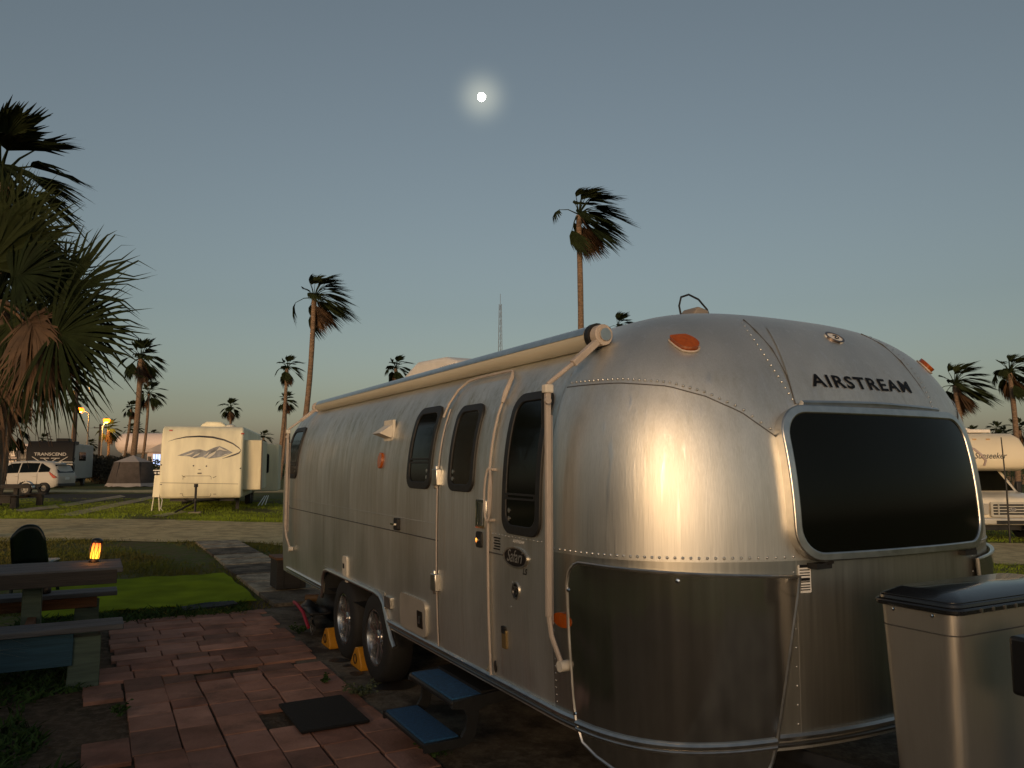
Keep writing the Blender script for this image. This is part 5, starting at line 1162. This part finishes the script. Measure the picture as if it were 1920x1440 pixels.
# screen tent
tn = at(249, 880, 50); tgz = H(tn.x, 50); e = empty('screen_tent', (tn.x, 50, tgz), .25); tag(e, 'grey hexagonal screen tent on the grass beyond the road', 'tent')
MESH = M('tent_mesh', (.075, .062, .055), .9, var=.2, scale=4); TROOF = M('tent_roof', (.34, .31, .29), .8, var=.1, scale=3)
hexp = lambda r, k: (r * cos(pi / 3 * k), r * sin(pi / 3 * k))
for k in range(6):
    a0_, a1_ = hexp(1.12, k), hexp(1.12, k + 1); b0_, b1_ = hexp(1.5, k), hexp(1.5, k + 1)
    def wallf(s, t): 
        ax, ay = a0_[0] + (a1_[0] - a0_[0]) * s, a0_[1] + (a1_[1] - a0_[1]) * s; bx, by = b0_[0] + (b1_[0] - b0_[0]) * s, b0_[1] + (b1_[1] - b0_[1]) * s; w_ = .10 * sin(pi * s) * sin(pi * t)
        return ((bx + (ax - bx) * t) * (1 + w_), (by + (ay - by) * t) * (1 + w_), .22 + 1.36 * t)
    m = MB(); m.grid(wallf, lin(0, 1, 7), lin(0, 1, 6)); m.build('wall_panel', MESH, e)
    m = MB(); m.add([(*a0_, 1.58), (*a1_, 1.58), (0, 0, 2.02)], [(0, 1, 2)]); m.build('roof_panel', TROOF, e, smooth=0)
    m = MB(); m.grid(lambda s, t: ((b0_[0] + (b1_[0] - b0_[0]) * s) * (1.0 + .08 * t), (b0_[1] + (b1_[1] - b0_[1]) * s) * (1.0 + .08 * t), .24 - .21 * t + .03 * sin(s * 9) * t), lin(0, 1, 7), lin(0, 1, 3)); m.build('skirt', TROOF, e)
    m = MB(); m.tube([(b0_[0] * 1.01, b0_[1] * 1.01, 0), (a0_[0] * 1.02, a0_[1] * 1.02, 1.58)], .02, 5); m.build('pole', BLACK, e)

# ------------------------------------------------------------------ silver station wagon
def car(label, p, rz):
    e = empty('car', p, rz); tag(e, label, 'car'); PAINT = M('silver_paint', (.50, .48, .43), .5, 0, spec=.3)
    # stations along x (rear 0 -> front 4.6): half width, sill z, belt z, roof z, roof half width
    S = [(0.0, .74, .42, .82, .84, .70), (.06, .82, .36, .98, 1.00, .70), (.22, .86, .30, 1.02, 1.34, .62), (.50, .885, .25, 1.02, 1.52, .60), (1.0, .90, .22, 1.00, 1.58, .60), (1.7, .90, .22, .98, 1.60, .60), (2.4, .90, .22, .95, 1.56, .60), (2.95, .90, .22, .93, 1.40, .60), (3.4, .89, .22, .92, 1.12, .64), (3.75, .87, .23, .90, .96, .70), (4.2, .83, .26, .82, .86, .70), (4.5, .76, .30, .68, .72, .66), (4.6, .66, .38, .56, .60, .58)]
    rows = []
    for x, hw, zs_, zb, zr, rw in S:
        half = [(0, zs_), (hw * .9, zs_), (hw, zs_ + .14), (hw * 1.01, zs_ + (zb - zs_) * .55), (hw * .97, zb), (rw + (hw * .97 - rw) * .45, zb + (zr - zb) * .55), (rw, zb + (zr - zb) * .9), (rw * .7, zr), (0, zr + .005)]
        ring = [(x, -y, z) for y, z in half] + [(x, y, z) for y, z in half[::-1][1:-1]]; rows.append(ring)
    n = len(rows[0]); m = MB(); vs = [q for r in rows for q in r]; fs = [(i * n + j, i * n + (j + 1) % n, (i + 1) * n + (j + 1) % n, (i + 1) * n + j) for i in range(len(rows) - 1) for j in range(n)]; fs += [tuple(range(n)), tuple((len(rows) - 1) * n + j for j in range(n))]
    m.add(vs, fs); m.build('body', PAINT, e, smooth=50)
    def gl(x, t, s, off=.012):         # point on the greenhouse side
        for (a_, b_) in zip(S, S[1:]):
            if a_[0] <= x <= b_[0]:
                k = (x - a_[0]) / (b_[0] - a_[0]); hw, zb, zr, rw = [a_[i] + (b_[i] - a_[i]) * k for i in (1, 3, 4, 5)]; break
        P = [(hw * .97, zb), (rw + (hw * .97 - rw) * .45, zb + (zr - zb) * .55), (rw, zb + (zr - zb) * .9)]
        if t < .6: y, z = P[0][0] + (P[1][0] - P[0][0]) * t / .6, P[0][1] + (P[1][1] - P[0][1]) * t / .6
        else: y, z = P[1][0] + (P[2][0] - P[1][0]) * (t - .6) / .4, P[1][1] + (P[2][1] - P[1][1]) * (t - .6) / .4
        return (x, s * (y + off), z)
    for s in (-1, 1):
        for x0_, x1_ in ((.42, .95), (1.0, 1.88), (1.94, 3.05)):
            m = MB(); m.grid(lambda x, t: gl(x, .06 + .86 * t * min(1, 1 - .75 * max(0, (x - 2.4) / .8)) * min(1, .35 + (x - .3) * 1.1), s), lin(x0_, x1_, 8), lin(0, 1, 6)); m.build('side_window', GLASS, e)
        m = MB(); m.prism([(.05, .78), (.28, .96), (.42, 1.06), (.36, .92), (.2, .74)], lambda x, z: (x - .03, s * .80, z), lambda x, z: (x - .02, s * .905, z)); m.build('tail_light', RED, e)
        m = MB(); m.prism([(4.05, .72), (4.5, .62), (4.45, .72), (4.1, .82)], lambda x, z: (x, s * .70, z), lambda x, z: (x - .02, s * .86, z)); m.build('headlight', WHT, e)
        for x in (1.1, 2.0): m = MB(); m.tube([(x - .09, s * .925, .84), (x + .09, s * .925, .85)], .016, 5); m.build('door_handle', PAINT, e)
        for x in (.98, 1.90): m = MB(); m.tube([(x, s * .915, .35), (x - .02, s * .915, .7), (x, s * .885, .97)], .006, 4); m.build('door_gap', BLACK, e)
        m = MB(); m.box((2.95, s * 1.0, 1.02), (.14, .18, .13)); m.build('mirror', PAINT, e, bevel=.03)
        for x in (.86, 3.62): wheel(e, (x, s * .80, .32), .32, .21, .21, 0) ; 
    m = MB(); m.grid(lambda t, s: (.075 - .012 + (.30 - .075) * t - .01, s * (.70 - .08 * t), 1.00 + .40 * t), lin(0, 1, 5), lin(-1, 1, 8)); m.build('rear_window', GLASS, e)
    m = MB(); m.grid(lambda t, s: (3.42 - .52 * t, s * (.62 - .04 * t), 1.10 + .36 * t), lin(0, 1, 5), lin(-1, 1, 8)); m.build('windscreen', GLASS, e)
    m = MB(); m.box((-.012, 0, .72), (.02, .34, .13)); m.build('number_plate', WHT, e)
    m = MB(); m.box((.03, 0, .40), (.10, 1.5, .16)); m.build('rear_bumper', BLACK, e, bevel=.03)
    m = MB(); m.box((.16, 0, 1.50), (.30, 1.15, .035)); m.build('spoiler', PAINT, e, bevel=.012)
    return e
cr_ = at(106, 900, 38)
def wheel_y(par, p, Rr, rr, wd, s):
    w_ = wheel(par, p, Rr, rr, wd, 1, 5); w_.rotation_euler = (0, 0, -s * pi / 2 if False else (pi / 2 if s > 0 else -pi / 2)); return w_
C = car('silver station wagon parked on the asphalt at left', (cr_.x, 38 + .9, H(cr_.x, 38) + .014), pi)
for ch in list(C.children):
    if ch.name.startswith('wheel'): ch.rotation_euler = (0, 0, pi / 2 if ch.location.y > 0 else -pi / 2)
# small dolly beside the car
dp_ = at(48, 915, 35.5); e = empty('tow_dolly', (dp_.x, 35.5, H(dp_.x, 35.5) + .014), .05); tag(e, 'small tow dolly with silver fender in front of the car', 'tow dolly')
wd_ = wheel(e, (0, 0, .28), .28, .15, .17, 1, 5); wd_.rotation_euler = (0, 0, -pi / 2)
m = MB(); m.grid(lambda t, y: (.36 * cos(t), y, .30 + .36 * sin(t)), [R(a_) for a_ in range(0, 181, 15)], (-.13, .13)); o = m.build('fender', M('fender_silver', (.5, .5, .48), .3, .8), e); o.modifiers.new('t', 'SOLIDIFY').thickness = .012
m = MB(); m.box((-.7, .35, .34), (2.2, .10, .10)); m.box((-.2, .75, .34), (.10, .9, .10)); m.build('frame', BLACK, e)
wd_ = wheel(e, (0, 1.5, .28), .28, .15, .17, 1, 5); wd_.rotation_euler = (0, 0, pi / 2)

# ------------------------------------------------------------------ motorhome on the right
mhx, mhy = 13.7, 21.3; mz = H(mhx, mhy + 1)
mh = empty('motorhome', (mhx, mhy, mz), 0); tag(mh, 'cream cab-over motorhome with chrome van grille at the right edge', 'motorhome')
MHW = M('motorhome_cream', (.78, .70, .52), .4, var=.05, scale=1); MHB = M('motorhome_taupe', (.30, .25, .20), .5); VANW = M('van_white', (.76, .70, .56), .3, coat=.4)
m = MB(); m.prism([(3.2, .6), (3.2, 3.0), (9.0, 3.0), (9.0, .6)], lambda y, z: (-1.2, y, z), lambda y, z: (1.2, y, z)); m.build('house_body', MHW, mh, bevel=.05)
m = MB(); m.prism([(1.02, 1.98), (.92, 2.2), (1.0, 2.55), (1.25, 2.85), (1.6, 3.0), (3.3, 3.03), (3.3, 1.9), (1.3, 1.9)], lambda y, z: (-1.18, y, z), lambda y, z: (1.18, y, z)); m.build('cab_over', MHW, mh, bevel=.10, seg=4)
m = MB(); m.box((0, 2.9, 1.45), (2.36, .7, .9)); m.build('cab_wall', MHB, mh, bevel=.04)
m = MB(); m.prism([(.12, .55), (.08, .95), (.16, 1.15), (.45, 1.24), (1.15, 1.30), (1.85, 1.92), (3.0, 1.95), (3.0, .5)], lambda y, z: (-.98 + .05 * max(0, z - 1.2), y, z), lambda y, z: (.98 - .05 * max(0, z - 1.2), y, z)); m.build('van_cab', VANW, mh, bevel=.08, seg=3)
m = MB(); m.add([(-.82, 1.14, 1.335), (.82, 1.14, 1.335), (.76, 1.78, 1.905), (-.76, 1.78, 1.905)], [(0, 1, 2, 3)]); m.build('windscreen', GLASS, mh, smooth=0)
CHR = M('chrome_warm', (.68, .64, .55), .35, .55)
m = MB(); m.box((0, .07, .86), (1.10, .06, .36)); gr_ = m.build('grille', BLACK, mh, bevel=.02)
m = MB(); m.ring(lambda a_, b_, o: (a_, .04 - o, b_), rrect(0, .86, .58, .20, .06, 4), rrect(0, .86, .52, .145, .03, 4), .04, -.02); m.build('grille_frame', CHR, gr_)
for z in (.78, .86, .94): m = MB(); m.box((0, .025, z), (1.04, .03, .028)); m.build('grille_bar', CHR, gr_)
for x in (-.36, .36): m = MB(); m.box((x, .02, .86), (.03, .03, .30)); m.build('grille_bar', CHR, gr_)
m = MB(); m.plate(lambda a_, b_, o: (a_, .0 - o, b_), ell(0, .86, .11, .05), .012, 0, 2); bdg = m.build('oval_emblem', CHR, gr_)
m = MB(); m.plate(lambda a_, b_, o: (a_, .0 - o, b_), ell(0, .86, .095, .04), .016, .01, 1); m.build('emblem_field', M('emblem_blue', (.05, .06, .10), .3), bdg)
mb = MB()
for v2, f2 in text_geo('Ford', .075, .4, .001, 1.0): mb.add([(x, -.018, .86 + y) for x, y in v2], f2)
mb.build('emblem_script', CHR, bdg, smooth=0)
for s in (-1, 1):
    m = MB(); m.prism(rrect(s * .76, .87, .15, .15, .04, 3), lambda a_, b_: (a_, .10, b_), lambda a_, b_: (a_, .03 + .05 * abs(a_ - s * .6), b_)); m.build('headlight', M('lamp_glass', (.55, .53, .48), .12, .3), mh, bevel=.015)
    m = MB(); m.box((s * 1.22, 1.55, 1.42), (.16, .10, .34)); m.build('mirror', BLACK, mh, bevel=.03)
    m = MB(); m.tube([(s * .95, 1.6, 1.35), (s * 1.2, 1.58, 1.40)], .02, 5); m.build('mirror_arm', BLACK, mh)
    for yy in (.95, 6.6): wheel(mh, (s * .86, yy, .38), .38, .21, .24, s)
m = MB(); m.box((0, .0, .54), (1.96, .16, .20)); m.build('front_bumper', CHR, mh, bevel=.05, seg=3)
m = MB(); m.box((0, -.085, .52), (1.0, .02, .09)); m.build('bumper_vent', BLACK, mh)
m = MB(); m.box((.42, -.10, .40), (.31, .02, .16)); m.build('number_plate', WHT, mh)
m = MB(); m.box((0, .3, .36), (1.7, .3, .14)); m.build('air_dam', BLACK, mh)
def mhf(x, z): 
    P = [(1.02, 1.98), (.92, 2.2), (1.0, 2.55), (1.25, 2.85), (1.6, 3.0)]
    for (y0, z0), (y1, z1) in zip(P, P[1:]):
        if z <= z1: return (x, y0 + (y1 - y0) * max(0, (z - z0) / (z1 - z0)) - .008, z)
    return (x, 1.6, z)
mb = MB()
for v2, f2 in text_geo('Sunseeker', .24, .45, .002, .92): mb.add([mhf(.06 + x, 2.33 + y) for x, y in v2], f2)
mb.build('lettering', DKN, mh, smooth=0)
m = MB(); m.tube([mhf(x, z) for x, z in ((-.95, 2.68), (-.6, 2.64), (-.35, 2.52), (-.18, 2.36), (-.08, 2.2), (-.10, 2.06))], .035, 6); m.build('swoosh', M('mauve_decal', (.42, .34, .32), .5), mh)
for x in (-.6, -.2, .2): m = MB(); m.box(V(mhf(x, 2.82)), (.10, .05, .03)); m.build('clearance_light', M('clear_amber', (.5, .3, .12), .3), mh)
m = MB(); m.box((.25, 2.2, 3.08), (.7, 1.0, .10)); m.build('roof_vent', WPL, mh, bevel=.02)
m = MB(); m.prism([(-.5, .0), (.45, .22), (.5, .18), (-.45, -.04)], lambda x, z: (x - .1, 1.9, 3.06 + z * -1 + .2), lambda x, z: (x - .1, 2.6, 3.06 + z * -1 + .2)); m.build('vent_lid', WPL, mh)
b0_ = at(1893, 1004, 20.9); b0_.z = H(b0_.x, 20.9); tp = at(1877, 820, 20.9); m = MB(); m.tube([b0_, b0_.lerp(tp, .5) + V((.03, 0, 0)), tp], [.028, .022, .014], 8); o = m.build('flag_pole', BLACK); tag(o, 'thin black pole leaning in front of the motorhome', 'pole')
# second white vehicle nose beside it
# ------------------------------------------------------------------ street lamps, poles, wires, mast
def street_lamp(label, u_pole, u_head, v_top, v_head, Y, power):
    pt = at(u_pole, v_top, Y); hp_ = at(u_head, v_head, Y); gz = H(pt.x, Y); e = empty('street_lamp', (pt.x, Y, gz)); tag(e, label, 'street lamp', 'lit street lamps')
    top = pt.z - gz; m = MB(); m.tube([(0, 0, 0), (0, 0, top)], [.11, .06], 8); m.build('pole', M('galvanised', (.20, .18, .16), .7, .2), e)
    h_ = V((hp_.x - pt.x, 0, hp_.z - gz)); m = MB(); m.tube([(0, 0, top), (h_.x * .6, 0, (top + h_.z) / 2 + .08), h_], .045, 6); m.build('arm', M('galvanised', (.20, .18, .16), .7, .2), e)
    m = MB(); m.lathe([(.02, .14), (.16, .10), (.26, 0), (.22, -.02)], 16); o = m.build('lamp_head', DKM, e); o.location = h_ + V((0, 0, .1))
    m = MB(); m.lathe([(.26, .1), (.36, -.02), (.32, -.24), (.16, -.36), (.001, -.38)], 16); o = m.build('lamp_bulb', M('sodium_light', (.3, .15, .02), .5, emit=((1, .16, .008), 4.5)), e); o.location = h_ + V((0, 0, .02))
    pl = bpy.data.lights.new('lamp_light', 'POINT'); pl.energy = power; pl.color = (1, .45, .10); pl.shadow_soft_size = .35
    po = bpy.data.objects.new('lamp_light', pl); COL.objects.link(po); po.parent = e; po.location = h_ + V((0, 0, -.45)); return e
street_lamp('lit street lamp on a tall galvanised pole above the white camper', 167, 150, 775, 767, 74, 900)
street_lamp('lit street lamp glowing inside the short far palm', 192, 200, 800, 787, 84.5, 900)
def upole(label, u0, u1, v0, Y, r):
    a_ = at(u0, v0, Y); b_ = at(u1, 870, Y); gz = H(b_.x, Y); e = empty('utility_pole', (b_.x, Y, gz)); tag(e, label, 'utility pole')
    top = V((a_.x - b_.x, 0, a_.z - gz)); m = MB(); m.tube([(0, 0, -.1), top], [r, r * .8], 8); m.build('pole', M('creosote_wood', (.035, .026, .022), .9, var=.3, scale=4), e)
    m = MB(); m.box(top + V((0, 0, -.5)), (1.6, .09, .11)); m.build('cross_arm', M('creosote_wood', (.03, .02, .02), .9), e)
    for x in (-.7, 0, .7): m = MB(); m.lathe([(.04, 0), (.05, .06), (.02, .12), (.001, .13)], 8); m.v = [(p[0] + top.x + x, p[1], p[2] + top.z - .45) for p in m.v]; m.build('insulator', DKM, e)
    return e.location + top
T1 = upole('tall dark utility pole behind the near fan palm', 146, 138, 690, 66, .17); T2 = upole('shorter dark utility pole farther left of the lamp-lit palm', 188, 185, 795, 100, .15)
def wire(label, a_, b_, sag):
    m = MB(); pts = [a_.lerp(b_, t) + V((0, 0, -sag * 4 * t * (1 - t))) for t in lin(0, 1, 13)]; m.tube(pts, .018, 4); o = m.build('power_line', DKM); tag(o, label, 'power line', 'power lines between poles')
wire('upper power line strung between the two dark utility poles', T1 + V((.7, 0, -.32)), T2 + V((.7, 0, -.32)), 1.2); wire('lower power line strung between the two dark utility poles', T1 + V((-.7, 0, -.32)), T2 + V((-.7, 0, -.32)), 1.8)
for k, (dz, lb) in enumerate(((-.32, 'upper'), (-1.6, 'lower'))):
    wire('%s power line running out of frame left from the tall utility pole' % lb, T1 + V((0, 0, dz)), T1 + V((-34, 16, -2.0 + dz)), 1.5)
mt_ = at(939, 551, 290); mb_ = V((at(938, 640, 290).x, 290, 0)); e = empty('radio_mast', mb_); tag(e, 'thin lattice radio mast far behind the trailer roof', 'mast')
hm = mt_.z - 4
legs = [(cos(R(90 + 120 * k)), sin(R(90 + 120 * k))) for k in range(3)]
for k in range(3): m = MB(); m.tube([(legs[k][0] * 1.6, legs[k][1] * 1.6, 0), (legs[k][0] * .5, legs[k][1] * .5, hm)], .10, 5); m.build('leg', M('mast_steel', (.12, .12, .13), .6), e)
for i in range(22):
    z0_, z1_ = hm * i / 22, hm * (i + 1) / 22; r0_, r1_ = 1.6 - 1.1 * i / 22, 1.6 - 1.1 * (i + 1) / 22; m = MB()
    for k in range(3): a_, b_ = legs[k], legs[(k + 1) % 3]; m.tube([(a_[0] * r0_, a_[1] * r0_, z0_), (b_[0] * r1_, b_[1] * r1_, z1_)], .045, 3)
    tag(m.build('bracing', M('mast_steel', (.12, .12, .13), .6), e), kind='stuff')
m = MB(); m.tube([(0, 0, hm), (0, 0, hm + 4)], .08, 5); m.build('antenna', M('mast_steel', (.12, .12, .13), .6), e)
